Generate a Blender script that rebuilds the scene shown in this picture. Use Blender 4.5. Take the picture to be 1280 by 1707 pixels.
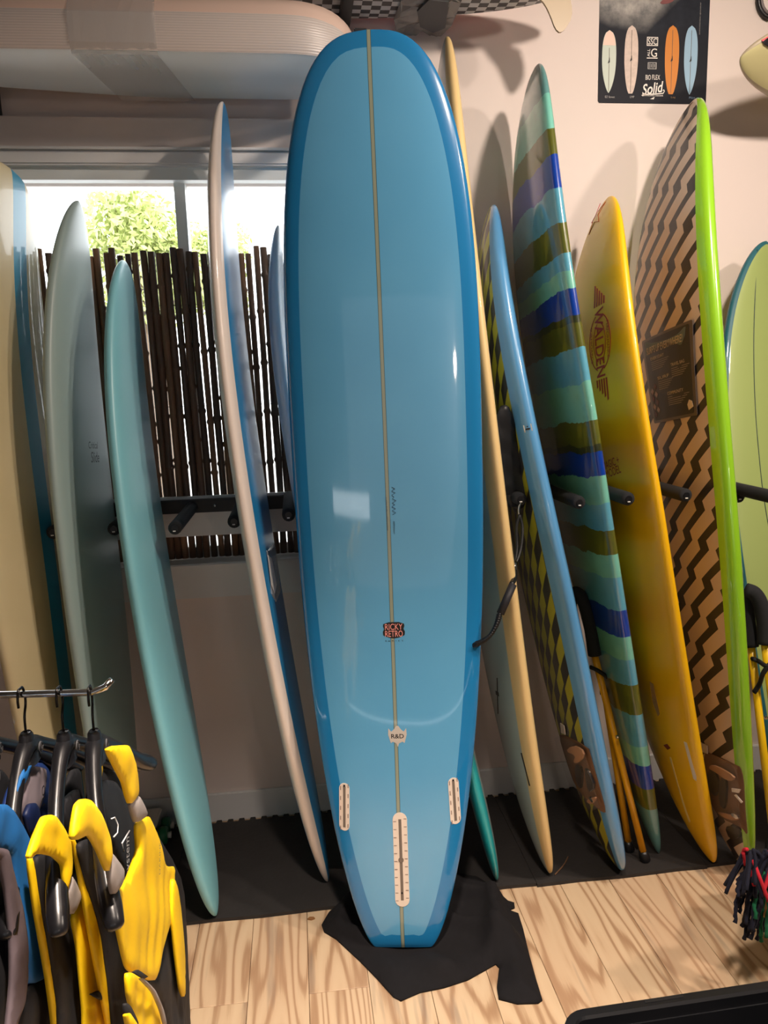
import bpy, bmesh, math, random
import numpy as np
from math import sin, cos, radians, pi, sqrt
from mathutils import Vector, Matrix
from mathutils.geometry import delaunay_2d_cdt

for o in list(bpy.data.objects):
    bpy.data.objects.remove(o)
S = bpy.context.scene
C = S.collection
random.seed(4)

# ------------------------------------------------------------------ camera
F, CX, CY, CAMZ = 1240.0, 640.0, 853.5, 1.66
PITCH, YAW, ROLL = radians(9.8), radians(6.6), radians(1.7)
_f = np.array([sin(YAW)*cos(PITCH), cos(YAW)*cos(PITCH), -sin(PITCH)])
_r0 = np.array([cos(YAW), -sin(YAW), 0.0])
_u0 = np.cross(_r0, _f)
_r = _r0*cos(ROLL) - _u0*sin(ROLL)
_u = _r0*sin(ROLL) + _u0*cos(ROLL)
CAM = np.array([0.0, 0.0, CAMZ])
cd = bpy.data.cameras.new('camera')
cam = bpy.data.objects.new('camera', cd)
C.objects.link(cam)
M = Matrix(((_r[0], _u[0], -_f[0], 0), (_r[1], _u[1], -_f[1], 0), (_r[2], _u[2], -_f[2], CAMZ), (0, 0, 0, 1)))
cam.matrix_world = M
cd.sensor_fit = 'VERTICAL'
cd.sensor_height = 36.0
cd.lens = F/1707.0*36.0
cd.clip_start = 0.02
S.camera = cam

# ------------------------------------------------------------------ world, lights, exposure
S.view_settings.view_transform = 'Standard'
S.view_settings.look = 'None'
S.view_settings.gamma = 1.0
S.view_settings.use_curve_mapping = False
S.view_settings.exposure = 0.0
W = bpy.data.worlds.new('overcast_sky')
S.world = W
W.use_nodes = True
bg = W.node_tree.nodes['Background']
bg.inputs[0].default_value = (0.93, 0.97, 1.0, 1)
bg.inputs[1].default_value = 5.5

def area(name, loc, target, size, power, col, sy=None, spread=180):
    l = bpy.data.lights.new(name, 'AREA')
    l.energy = power
    l.color = col
    l.size = size
    l.spread = radians(spread)
    if sy:
        l.shape = 'RECTANGLE'
        l.size_y = sy
    else:
        l.shape = 'DISK'
    o = bpy.data.objects.new(name, l)
    C.objects.link(o)
    o.location = loc
    o.rotation_euler = (Vector(target)-Vector(loc)).to_track_quat('-Z', 'Y').to_euler()
    return o
WARM = (1.0, 0.83, 0.70)
area('ceiling_lamp', (1.25, 0.95, 3.12), (1.15, 2.5, 1.7), 0.14, 21, WARM, spread=130)
area('ceiling_lamp', (2.5, 0.5, 3.12), (1.1, 2.0, 0.6), 0.16, 20, WARM, spread=120)
area('ceiling_lamp', (0.15, 0.45, 3.12), (0.1, 0.95, 0.0), 0.16, 21, WARM, spread=62)
area('wall_lamp', (1.02, -2.45, 1.89), (0.6, 1.8, 1.2), 0.13, 5, WARM)
area('front_fill', (-.2, -2.5, 1.5), (0.1, 2.0, 1.2), 2.6, 5, (0.92, 0.96, 1.0), 1.5)  # soft cool fill added behind the camera to lift the board faces

# ------------------------------------------------------------------ pixel helpers
def ray(x, y):
    d = _f + _r*((x-CX)/F) - _u*((y-CY)/F)
    return d/np.linalg.norm(d)
def proj(P):
    P = np.asarray(P, float)-CAM
    d = P@_f
    return np.stack([CX+F*(P@_r)/d, CY-F*(P@_u)/d], -1)
def fl(x, y, z=0.0):
    d = ray(x, y); return CAM+d*((z-CAMZ)/d[2])
def at(x, y, Y):
    d = ray(x, y); return CAM+d*(Y/d[1])
def atx(x, y, X):
    d = ray(x, y); return CAM+d*(X/d[0])

# ------------------------------------------------------------------ object helpers
def lin(c):
    return tuple(((v/255/12.92) if v/255 <= .04045 else ((v/255+.055)/1.055)**2.4) for v in c)+(1.0,)
ORG = {}
def org(o):
    return ORG.get(o.name, np.zeros(3)) if o else np.zeros(3)
def mk(name, verts, faces, mat=None, parent=None, origin=None, smooth=False, mats=None, midx=None):
    """one mesh object; verts in world coordinates. A child shares its root's origin."""
    og = org(parent) if parent else (np.array(origin, float) if origin is not None else np.zeros(3))
    me = bpy.data.meshes.new(name)
    me.from_pydata([tuple(np.asarray(v, float)-og) for v in verts], [], [tuple(int(i) for i in f) for f in faces])
    if mats:
        for m in mats: me.materials.append(m)
        if midx is not None: me.polygons.foreach_set('material_index', midx)
    elif mat: me.materials.append(mat)
    if smooth: me.polygons.foreach_set('use_smooth', [True]*len(me.polygons))
    me.update()
    o = bpy.data.objects.new(name, me)
    C.objects.link(o)
    if parent:
        o.parent = parent
    else:
        o.location = og
    ORG[o.name] = og
    return o
def tag(o, label=None, cat=None, group=None, kind=None):
    if label: o['label'] = label
    if cat: o['category'] = cat
    if group: o['group'] = group
    if kind: o['kind'] = kind
    return o
def empty(name, loc):
    o = bpy.data.objects.new(name, None)
    C.objects.link(o)
    o.location = loc
    o.empty_display_size = .1
    ORG[o.name] = np.array(loc, float)
    return o
def recalc(o):
    bm = bmesh.new(); bm.from_mesh(o.data)
    bmesh.ops.recalc_face_normals(bm, faces=bm.faces)
    bm.to_mesh(o.data); bm.free()
    return o
def boxv(x0, x1, y0, y1, z0, z1):
    v = [(x, y, z) for z in (z0, z1) for y in (y0, y1) for x in (x0, x1)]
    f = [(0, 2, 3, 1), (4, 5, 7, 6), (0, 1, 5, 4), (2, 6, 7, 3), (0, 4, 6, 2), (1, 3, 7, 5)]
    return v, f
def box(name, b, mat, parent=None, origin=None, bev=0):
    v, f = boxv(*b)
    o = mk(name, v, f, mat, parent, origin)
    if bev:
        bm = bmesh.new(); bm.from_mesh(o.data)
        bmesh.ops.bevel(bm, geom=bm.edges[:], offset=bev, segments=2, affect='EDGES')
        bm.to_mesh(o.data); bm.free()
    return o
def boxes(name, bs, mat, parent=None, origin=None):
    V, Fc = [], []
    for b in bs:
        v, f = boxv(*b)
        n = len(V); V += v; Fc += [tuple(i+n for i in q) for q in f]
    return mk(name, V, Fc, mat, parent, origin)
def tubev(pts, rad, n=10, flat=1.0, closed_ends=True):
    pts = [np.asarray(p, float) for p in pts]
    m = len(pts)
    rad = [rad]*m if np.isscalar(rad) else rad
    tang = [pts[min(i+1, m-1)]-pts[max(i-1, 0)] for i in range(m)]
    tang = [t/(np.linalg.norm(t)+1e-12) for t in tang]
    ref = np.array([0, 0, 1.0]) if abs(tang[0][2]) < .9 else np.array([1.0, 0, 0])
    a = np.cross(tang[0], ref); a /= np.linalg.norm(a)
    V, Fc = [], []
    for i in range(m):
        a = a-tang[i]*(a@tang[i]); a /= np.linalg.norm(a)
        b = np.cross(tang[i], a)
        for k in range(n):
            th = 2*pi*k/n
            V.append(pts[i]+rad[i]*(cos(th)*a+flat*sin(th)*b))
    for i in range(m-1):
        for k in range(n):
            k2 = (k+1) % n
            Fc.append((i*n+k, i*n+k2, (i+1)*n+k2, (i+1)*n+k))
    if closed_ends:
        Fc.append(tuple(range(n))[::-1]); Fc.append(tuple((m-1)*n+k for k in range(n)))
    return V, Fc
def tube(name, pts, rad, mat, parent=None, origin=None, n=10, flat=1.0):
    v, f = tubev(pts, rad, n, flat)
    return mk(name, v, f, mat, parent, origin, smooth=True)
def spline(pts, n=8):
    """Catmull-Rom through pts"""
    P = [np.asarray(p, float) for p in pts]
    P = [2*P[0]-P[1]]+P+[2*P[-1]-P[-2]]
    out = []
    for i in range(1, len(P)-2):
        for k in range(n):
            t = k/n
            out.append(.5*((2*P[i])+(-P[i-1]+P[i+1])*t+(2*P[i-1]-5*P[i]+4*P[i+1]-P[i+2])*t*t+(-P[i-1]+3*P[i]-3*P[i+1]+P[i+2])*t**3))
    out.append(P[-2])
    return out
def lathev(prof, n=16):
    V, Fc = [], []
    for r, z in prof:
        for k in range(n):
            V.append((r*cos(2*pi*k/n), r*sin(2*pi*k/n), z))
    for i in range(len(prof)-1):
        for k in range(n):
            k2 = (k+1) % n
            Fc.append((i*n+k, i*n+k2, (i+1)*n+k2, (i+1)*n+k))
    Fc.append(tuple(range(n))[::-1]); Fc.append(tuple((len(prof)-1)*n+k for k in range(n)))
    return V, Fc
def chaikin(p, it=2):
    for _ in range(it):
        q = []
        for i in range(len(p)):
            a, b = np.asarray(p[i], float), np.asarray(p[(i+1) % len(p)], float)
            q += [tuple(a*.75+b*.25), tuple(a*.25+b*.75)]
        p = q
    return p
def slabv(poly, fn, th, grid=None, disp=None):
    """a sheet of thickness th over a 2D outline; fn(u, v, off) -> 3D; disp(u, v) lifts the surface"""
    poly = [tuple(map(float, p)) for p in poly]
    n = len(poly)
    pts = [Vector(p) for p in poly]
    if grid:
        xs = [p[0] for p in poly]; ys = [p[1] for p in poly]
        edges = np.array(poly)
        u = min(xs)+grid/2
        while u < max(xs):
            v = min(ys)+grid/2
            while v < max(ys):
                inside = False
                j = n-1
                for i in range(n):
                    xi, yi = poly[i]; xj, yj = poly[j]
                    if (yi > v) != (yj > v) and u < (xj-xi)*(v-yi)/(yj-yi)+xi: inside = not inside
                    j = i
                if inside and np.min(np.hypot(edges[:, 0]-u, edges[:, 1]-v)) > grid*.35:
                    pts.append(Vector((u, v)))
                v += grid
            u += grid
    r = delaunay_2d_cdt(pts, [(i, (i+1) % n) for i in range(n)], [list(range(n))], 1, 1e-7)
    vs, fs = r[0], r[2]
    m = len(vs)
    D = [disp(p[0], p[1]) if disp else 0.0 for p in vs]
    V = [fn(p[0], p[1], th+d) for p, d in zip(vs, D)]+[fn(p[0], p[1], d*1.0) for p, d in zip(vs, D)]
    Fc = [tuple(f) for f in fs]+[tuple(i+m for i in f)[::-1] for f in fs]
    cnt = {}
    for f in fs:
        for i in range(len(f)):
            e = (f[i], f[(i+1) % len(f)])
            cnt[e] = 1
    for (a, b) in list(cnt):
        if (b, a) not in cnt:
            Fc.append((b, a, a+m, b+m))
    return V, Fc
def slab(name, poly, fn, th, mat, parent=None, origin=None, grid=None, disp=None, smooth=False):
    v, f = slabv(poly, fn, th, grid, disp)
    o = mk(name, v, f, mat, parent, origin, smooth)
    return recalc(o)
_tc = {}
def textv(body, shear=0.0, space=1.0):
    """triangulated lettering, height about 1, centred on the origin; list of 2D points and faces"""
    key = (body, shear, space)
    if key in _tc: return _tc[key]
    cu = bpy.data.curves.new('lettering', 'FONT')
    cu.body = body; cu.size = 1.4; cu.shear = shear; cu.space_character = space; cu.resolution_u = 3; cu.offset = .022 if body in ('WALDEN', 'R&D', 'Solid') else 0.0
    o = bpy.data.objects.new('lettering', cu)
    C.objects.link(o)
    dg = bpy.context.evaluated_depsgraph_get()
    me = bpy.data.meshes.new_from_object(o.evaluated_get(dg))
    vs = np.array([v.co[:2] for v in me.vertices]) if len(me.vertices) else np.zeros((0, 2))
    fs = [tuple(p.vertices) for p in me.polygons]
    bpy.data.objects.remove(o); bpy.data.curves.remove(cu); bpy.data.meshes.remove(me)
    if len(vs):
        lo, hi = vs.min(0), vs.max(0)
        vs = vs-(lo+hi)/2
        w = hi[0]-lo[0]
    else: w = 1
    _tc[key] = (vs, fs, w, hi[1]-lo[1])
    return _tc[key]
def text(name, body, fn, width, height, mat, parent, off=.0012, rot=0.0, at2=(0, 0), shear=0., space=1.):
    vs, fs, w, h = textv(body, shear, space)
    out = []
    for p in vs:
        x, y = p[0]/w*width, p[1]/h*height
        out.append(fn(at2[0]+x*cos(rot)-y*sin(rot), at2[1]+x*sin(rot)+y*cos(rot), off))
    return mk(name, out, fs, mat, parent)

# ------------------------------------------------------------------ materials
MATS = {}
class X:
    """tiny expression wrapper around shader sockets"""
    def __init__(s, t, k): s.t, s.k = t, k
    def _m(s, op, *a):
        n = s.t.nodes.new('ShaderNodeMath'); n.operation = op
        for i, v in enumerate((s,)+a):
            if isinstance(v, X): s.t.links.new(v.k, n.inputs[i])
            else: n.inputs[i].default_value = v
        return X(s.t, n.outputs[0])
    def __add__(s, o): return s._m('ADD', o)
    def __sub__(s, o): return s._m('SUBTRACT', o)
    def __mul__(s, o): return s._m('MULTIPLY', o)
    def __truediv__(s, o): return s._m('DIVIDE', o)
    def gt(s, o): return s._m('GREATER_THAN', o)
    def lt(s, o): return s._m('LESS_THAN', o)
    def fr(s): return s._m('FRACT')
    def abs(s): return s._m('ABSOLUTE')
    def sin(s): return s._m('SINE')
    def mn(s, o): return s._m('MINIMUM', o)
    def mx(s, o): return s._m('MAXIMUM', o)
def mat(name, col=(200, 200, 200), rough=.5, coat=0., metal=0., spec=.5, trans=0., alpha=1., sheen=0., coatr=.03):
    if name in MATS: return MATS[name]
    m = bpy.data.materials.new(name); m.use_nodes = True
    b = m.node_tree.nodes['Principled BSDF']
    b.inputs['Base Color'].default_value = lin(col)
    b.inputs['Roughness'].default_value = rough
    b.inputs['Metallic'].default_value = metal
    b.inputs['Specular IOR Level'].default_value = spec
    b.inputs['Coat Weight'].default_value = coat
    b.inputs['Coat Roughness'].default_value = coatr
    b.inputs['Transmission Weight'].default_value = trans
    b.inputs['Alpha'].default_value = alpha
    b.inputs['Sheen Weight'].default_value = sheen
    m.diffuse_color = lin(col)
    MATS[name] = m
    return m
def bsdf(m): return m.node_tree.nodes['Principled BSDF']
def node(m, t, **kw):
    n = m.node_tree.nodes.new(t)
    for k, v in kw.items(): setattr(n, k, v)
    return n
def lk(m, a, b): m.node_tree.links.new(a.k if isinstance(a, X) else a, b)
def attr(m, name):
    n = node(m, 'ShaderNodeAttribute', attribute_name=name); return n
def mixc(m, fac, a, b):
    n = node(m, 'ShaderNodeMix', data_type='RGBA')
    if isinstance(fac, (int, float)): n.inputs[0].default_value = fac
    else: lk(m, fac, n.inputs[0])
    for i, c in ((6, a), (7, b)):
        if isinstance(c, tuple): n.inputs[i].default_value = c
        else: lk(m, c, n.inputs[i])
    return n.outputs[2]
def noise(m, scale, vec=None, detail=3, rough=.55, sc=None):
    n = node(m, 'ShaderNodeTexNoise'); n.inputs['Scale'].default_value = scale
    n.inputs['Detail'].default_value = detail; n.inputs['Roughness'].default_value = rough
    if vec is None: vec = node(m, 'ShaderNodeTexCoord').outputs['Object']
    if sc:
        mp = node(m, 'ShaderNodeMapping'); mp.inputs['Scale'].default_value = sc
        lk(m, vec, mp.inputs[0]); vec = mp.outputs[0]
    lk(m, vec, n.inputs['Vector'])
    return n.outputs[0]
def bump(m, h, strength=.3, dist=.002):
    n = node(m, 'ShaderNodeBump'); n.inputs['Strength'].default_value = strength; n.inputs['Distance'].default_value = dist
    lk(m, h, n.inputs['Height']); lk(m, n.outputs[0], bsdf(m).inputs['Normal'])
def speckle(m, col, amt=.15, scale=8, sc=None):
    n = noise(m, scale, detail=4, sc=sc)
    c = mixc(m, n, tuple(v*(1-amt) for v in lin(col)[:3])+(1,), tuple(min(1, v*(1+amt)) for v in lin(col)[:3])+(1,))
    lk(m, c, bsdf(m).inputs['Base Color'])
    return m

paint_wall = speckle(mat('wall_paint', (226, 214, 208), .75), (226, 214, 208), .03, 3)
bump(paint_wall, noise(paint_wall, 90), .12, .001)
paint_trim = speckle(mat('white_trim_paint', (222, 222, 222), .4), (222, 222, 222), .03, 5)
ceil_m = mat('ceiling_paint', (150, 146, 142), .9)
shop_wall = speckle(mat('shop_wall_cladding', (112, 98, 86), .8), (112, 98, 86), .2, 3)
frame_m = mat('window_vinyl', (226, 232, 232), .35)
black_pl = mat('black_plastic', (17, 18, 22), .38)
black_metal = mat('black_metal', (20, 21, 26), .45)
foam_b = speckle(mat('black_foam', (26, 28, 32), .9), (26, 28, 32), .3, 120)
rubber = speckle(mat('rubber_mat', (40, 37, 36), .75), (40, 37, 36), .35, 10)
chrome = mat('chrome', (200, 200, 200), .15, metal=1.)
white_pl = mat('white_plastic', (238, 226, 212), .35)
paper = mat('white_paper', (235, 232, 228), .6)

def glass_mat():
    m = bpy.data.materials.new('window_glass'); m.use_nodes = True
    t = m.node_tree; t.nodes.clear()
    o = t.nodes.new('ShaderNodeOutputMaterial'); mx = t.nodes.new('ShaderNodeMixShader')
    tr = t.nodes.new('ShaderNodeBsdfTransparent'); gl = t.nodes.new('ShaderNodeBsdfGlossy'); fr = t.nodes.new('ShaderNodeFresnel')
    gl.inputs['Roughness'].default_value = 0.0; fr.inputs[0].default_value = 1.45
    t.links.new(fr.outputs[0], mx.inputs[0]); t.links.new(tr.outputs[0], mx.inputs[1]); t.links.new(gl.outputs[0], mx.inputs[2])
    t.links.new(mx.outputs[0], o.inputs[0])
    return m
glass = glass_mat()
def film_mat(name, col, op, rough=.12):
    m = bpy.data.materials.new(name); m.use_nodes = True
    t = m.node_tree; t.nodes.clear()
    o = t.nodes.new('ShaderNodeOutputMaterial'); mx = t.nodes.new('ShaderNodeMixShader')
    tr = t.nodes.new('ShaderNodeBsdfTransparent'); pb = t.nodes.new('ShaderNodeBsdfPrincipled')
    pb.inputs['Base Color'].default_value = lin(col); pb.inputs['Roughness'].default_value = rough
    mx.inputs[0].default_value = op
    t.links.new(tr.outputs[0], mx.inputs[1]); t.links.new(pb.outputs[0], mx.inputs[2]); t.links.new(mx.outputs[0], o.inputs[0])
    return m

# pine floor
def pine():
    m = mat('pine_plank', (205, 168, 125), .42)
    tc = node(m, 'ShaderNodeTexCoord').outputs['Object']
    oi = node(m, 'ShaderNodeObjectInfo').outputs['Random']
    r = X(m.node_tree, oi)
    cb = node(m, 'ShaderNodeCombineXYZ')
    lk(m, r*37., cb.inputs[0]); lk(m, r*91., cb.inputs[1]); lk(m, r*13., cb.inputs[2])
    va = node(m, 'ShaderNodeVectorMath', operation='ADD'); lk(m, tc, va.inputs[0]); lk(m, cb.outputs[0], va.inputs[1])
    v = va.outputs[0]
    n1 = X(m.node_tree, noise(m, 1.0, v, 2, .4, (7., .75, 1)))
    n2 = X(m.node_tree, noise(m, 1.0, v, 3, .6, (140., 5., 1)))
    g = ((n1*84.)+(n2*1.6)).sin()*.5+.5
    ramp = node(m, 'ShaderNodeValToRGB'); lk(m, g, ramp.inputs[0])
    e = ramp.color_ramp.elements
    e[0].position = 0.0; e[0].color = lin((216, 190, 156)); e[1].position = 1.0; e[1].color = lin((172, 138, 106))
    k = ramp.color_ramp.elements.new(.62); k.color = lin((210, 182, 148))
    n3 = X(m.node_tree, noise(m, 1.0, v, 3, .6, (16., 1.6, 1)))
    st = ((n3-.6)*6.).mx(0.).mn(.55)
    c = mixc(m, st, ramp.outputs[0], lin((134, 120, 108)))
    n4 = X(m.node_tree, noise(m, 1.0, v, 2, .5, (3., 1., 1)))
    c = mixc(m, ((n4-.45)*1.2).mx(0.).mn(.35), c, lin((200, 162, 132)))
    lk(m, c, bsdf(m).inputs['Base Color'])
    bump(m, g, .12, .0008)
    return m
pine_m = pine()

# ------------------------------------------------------------------ the room
YW = 2.72
X0, X1, YB, ZC = -2.3, 2.9, -2.6, 3.2
floor_o = tag(box('floor', (X0, X1, YB, YW, -.06, -.012), mat('subfloor', (70, 55, 40), .9)), kind='structure')
PW = .168
k = -12
while True:
    x0 = -.206+PW*k
    if x0 >= X1: break
    a, b = max(x0, X0)+.0006, min(x0+PW, X1)-.0006
    joints = {-1: fl(380, 1674)[1], 1: fl(560, 1651)[1], 0: 1.28, 2: 1.36}.get(k, 1.0+random.random()*.5)
    ys = [YW]
    y = joints
    while y > YB:
        ys.append(y); y -= 1.25
    ys.append(YB)
    for i in range(len(ys)-1):
        if b-a > .02:
            if ys[i] < -1.2: continue
            y1, y0 = ys[i]-.0006, ys[i+1]+.0006
            mid = ((a+b)/2, (y0+y1)/2, -.006)
            v, f = boxv(a-mid[0], b-mid[0], y0-mid[1], y1-mid[1], -.006, .006)
            me = bpy.data.meshes.new('plank'); me.from_pydata(v, [], f); me.materials.append(pine_m)
            o = bpy.data.objects.new('plank', me); C.objects.link(o); o.parent = floor_o; o.location = mid
            bm = bmesh.new(); bm.from_mesh(me)
            bmesh.ops.bevel(bm, geom=[e for e in bm.edges if all(v.co.z > 0 for v in e.verts)], offset=.0012, segments=1, affect='EDGES')
            bm.to_mesh(me); bm.free()
    k += 1

WX0, WX1, WZ0, WZ1 = -1.6, .43, 1.03, 2.36
wb = boxes('wall_back', [(X0, X1, YW, YW+.16, 0, WZ0), (X0, X1, YW, YW+.16, WZ1, ZC), (X0, WX0, YW, YW+.16, WZ0, WZ1), (WX1, X1, YW, YW+.16, WZ0, WZ1)], paint_wall)
tag(wb, kind='structure')
tag(box('wall_left', (X0-.1, X0, YB, YW, 0, ZC), shop_wall), kind='structure')
tag(box('wall_right', (X1, X1+.1, YB, YW, 0, ZC), shop_wall), kind='structure')
tag(box('ceiling', (X0, X1, YB, YW, ZC, ZC+.1), ceil_m), kind='structure')
# the shop behind the photographer: a closed wall with one low display window
FX0, FX1, FZ0, FZ1 = -2.2, -1.1, 1.06, 1.25
wf = boxes('wall_front', [(X0, X1, YB-.12, YB, FZ1, ZC), (X0, X1, YB-.12, YB, 0, FZ0), (X0, FX0, YB-.12, YB, FZ0, FZ1), (FX1, X1, YB-.12, YB, FZ0, FZ1)], shop_wall)
tag(wf, kind='structure')
sw = tag(empty('window_2', (FX0, YB-.06, FZ0)), kind='structure')
boxes('window_frame', [(FX0, FX0+.04, YB-.09, YB-.03, FZ0, FZ1), (FX1-.04, FX1, YB-.09, YB-.03, FZ0, FZ1), (FX0+.04, FX1-.04, YB-.09, YB-.03, FZ1-.03, FZ1), (FX0+.04, FX1-.04, YB-.09, YB-.03, FZ0, FZ0+.03)], frame_m, sw)
box('pane', (FX0+.04, FX1-.04, YB-.065, YB-.06, FZ0+.03, FZ1-.03), glass, sw)
def portal(x0, x1, z0, z1, y, toward):
    l = bpy.data.lights.new('daylight_portal', 'AREA'); l.shape = 'RECTANGLE'; l.size = x1-x0; l.size_y = z1-z0
    l.cycles.is_portal = True
    o = bpy.data.objects.new('daylight_portal', l); C.objects.link(o); o.location = ((x0+x1)/2, y, (z0+z1)/2)
    o.rotation_euler = (Vector((0, toward, 0))).to_track_quat('-Z', 'Z').to_euler()
portal(FX0, FX1, FZ0, FZ1, YB-.13, 1)
portal(WX0, WX1, WZ0, WZ1, YW+.17, -1)

tag(box('baseboard_back', (X0, X1, YW-.014, YW, 0, .118), paint_trim, bev=.003), kind='structure')
tag(box('trim_1', (X0, .62, YW-.022, YW, 2.445, 2.545), paint_wall, bev=.003), kind='structure')
win = tag(empty('window_1', (-.58, YW, WZ0)), kind='structure')
box('window_casing', (WX0-.1, WX1+.08, YW-.04, YW, 2.392, 2.436), paint_trim, win, bev=.006)
box('drip_cap', (WX0-.1, WX1+.08, YW-.05, YW, 2.4375, 2.445), paint_trim, win)
box('window_casing', (WX0-.1, WX1+.08, YW-.012, YW+.03, 2.352, 2.392), frame_m, win)
box('window_casing', (WX1, WX1+.08, YW-.03, YW, WZ0, 2.39), paint_trim, win, bev=.004)
box('window_sill', (WX0-.06, WX1+.1, YW-.035, YW+.1, 1.02, 1.036), paint_trim, win, bev=.004)
box('window_apron', (WX0-.04, WX1+.08, YW-.018, YW, .903, 1.02), paint_trim, win, bev=.003)
xm0, xm1 = at(294, 330, YW+.1)[0], at(312, 330, YW+.1)[0]
boxes('window_sash', [(WX0, xm0, YW+.08, YW+.12, 2.375, 2.405), (WX0, WX1, YW+.06, YW+.14, WZ0+.006, WZ0+.05), (xm0, xm1, YW+.05, YW+.12, WZ0+.05, 2.405), (xm1, WX1, YW+.09, YW+.12, 2.38, 2.405), (WX1-.05, WX1, YW+.05, YW+.12, WZ0+.05, 2.405)], frame_m, win)
box('pane', (WX0, xm0, YW+.1, YW+.105, WZ0+.05, 2.375), glass, win)
box('pane', (xm1, WX1-.05, YW+.1, YW+.105, WZ0+.05, 2.38), glass, win)

# ------------------------------------------------------------------ outside
tag(box('ground_outside', (-14, 14, YW+.2, 22, -.3, -.2), speckle(mat('pale_gravel', (205, 202, 196), .9), (205, 202, 196), .1, 4)), kind='structure')
leaf_m = mat('sunlit_leaf', (184, 194, 122), .6)
speckle(leaf_m, (184, 194, 122), .3, .8)
bark = mat('bark', (120, 100, 80), .8)
def tree(cx, cy, cz, rx, rz, n, label):
    t = empty('tree', (cx, cy, -.2))
    tag(t, label, 'tree', 'trees outside the window')
    tube('trunk', spline([(cx, cy, -.2), (cx+.1, cy, cz*.5), (cx-.05, cy, cz+rz*.3)], 4), [.12]*4+[.09]*4+[.05], bark, t)
    for j in range(5):
        a = j*1.3
        tube('branch', [(cx, cy, cz*.6+j*.1), (cx+cos(a)*rx*.6, cy+sin(a)*rx*.4, cz+rz*.3*sin(a*2))], [.05, .015], bark, t, n=6)
    rnd = random.Random(int(cx*100))
    cl = [(rnd.uniform(-1, 1)*rx*.72, rnd.uniform(-1, 1)*rx*.6, rnd.uniform(-.7, .8)*rz, rnd.uniform(.28, .5)*rz) for _ in range(26)]
    V, Fc = [], []
    for i in range(n):
        c = rnd.choice(cl)
        d = Vector((rnd.gauss(0, 1), rnd.gauss(0, 1), rnd.gauss(0, 1))).normalized()*c[3]*rnd.uniform(.6, 1.05)
        p = Vector((cx+c[0], cy+c[1], cz+c[2]))+d
        a = Vector((rnd.gauss(0, 1), rnd.gauss(0, 1), rnd.gauss(0, 1))).normalized()
        b = a.cross(Vector((rnd.gauss(0, 1), rnd.gauss(0, 1), rnd.gauss(0, 1)))).normalized()
        s = rnd.uniform(.028, .055)
        k = len(V)
        V += [p-a*s, p+b*s*.45, p+a*s, p-b*s*.45]
        Fc.append((k, k+1, k+2, k+3))
    o = mk('foliage', V, Fc, leaf_m, t)
    o['kind'] = 'stuff'
c1 = at(232, 400, 8.2)
tree(c1[0], 8.2, c1[2]-.35, .62, .72, 9000, 'leafy yellow-green tree outside behind the left window pane')
c2 = at(345, 420, 11.0)
tree(c2[0]+.1, 11.0, c2[2]-.3, .5, .6, 5000, 'small pale tree outside behind the right window pane')

# ------------------------------------------------------------------ bamboo screen
bamb = empty('bamboo_screen', (-.4, YW+.035, 1.045))
tag(bamb, 'dark brown bamboo stick screen standing in the window recess', 'screen')
bam_ms = []
for j, c in enumerate([(104, 80, 64), (134, 102, 78), (84, 68, 58), (118, 88, 64)]):
    m = mat('bamboo_%d' % j, c, .5)
    speckle(m, c, .35, 6, (30, 30, 3))
    bam_ms.append(m)
stick_me = []
for j in range(8):
    rnd = random.Random(j+20)
    prof = [(.0112, 0.0)]
    z = rnd.uniform(.06, .2)
    while z < 1.04:
        r = .0112+rnd.uniform(-.0006, .0008)
        prof += [(r, z-.01), (r+.003, z-.003), (r+.003, z+.003), (r, z+.01)]
        z += rnd.uniform(.16, .27)
    prof.append((.0112, 1.085))
    v, f = lathev(prof, 8)
    v = [(x+.0018*sin(zz*3+j)+.001*sin(zz*9+j*2), y, zz) for x, y, zz in v]
    me = bpy.data.meshes.new('stick'); me.from_pydata(v, [], f); me.materials.append(bam_ms[j % 4])
    me.polygons.foreach_set('use_smooth', [True]*len(f))
    stick_me.append(me)
x = -1.3
bi = 0
while x < .2:
    o = bpy.data.objects.new('stick', stick_me[random.randrange(8)])
    C.objects.link(o); o.parent = bamb
    rs = random.uniform(.92, 1.12)
    o.scale = (rs, rs, random.uniform(.985, 1.015))
    o.location = (x+.4, random.uniform(-.006, .006), 0)
    o.rotation_euler = (0, radians(random.uniform(-.14, .14)-.9), random.uniform(0, 6.28) if False else 0)
    x += random.uniform(.0242, .0266) + (.006 if random.random() < .08 else 0)
    bi += 1
for zz in (1.25, 1.6, 1.95):
    tube('tie_wire', [(-1.32+i*.02, YW+.035+(.013 if i % 2 else -.013), zz) for i in range(76)], .0008, black_metal, bamb, n=4)

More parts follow.
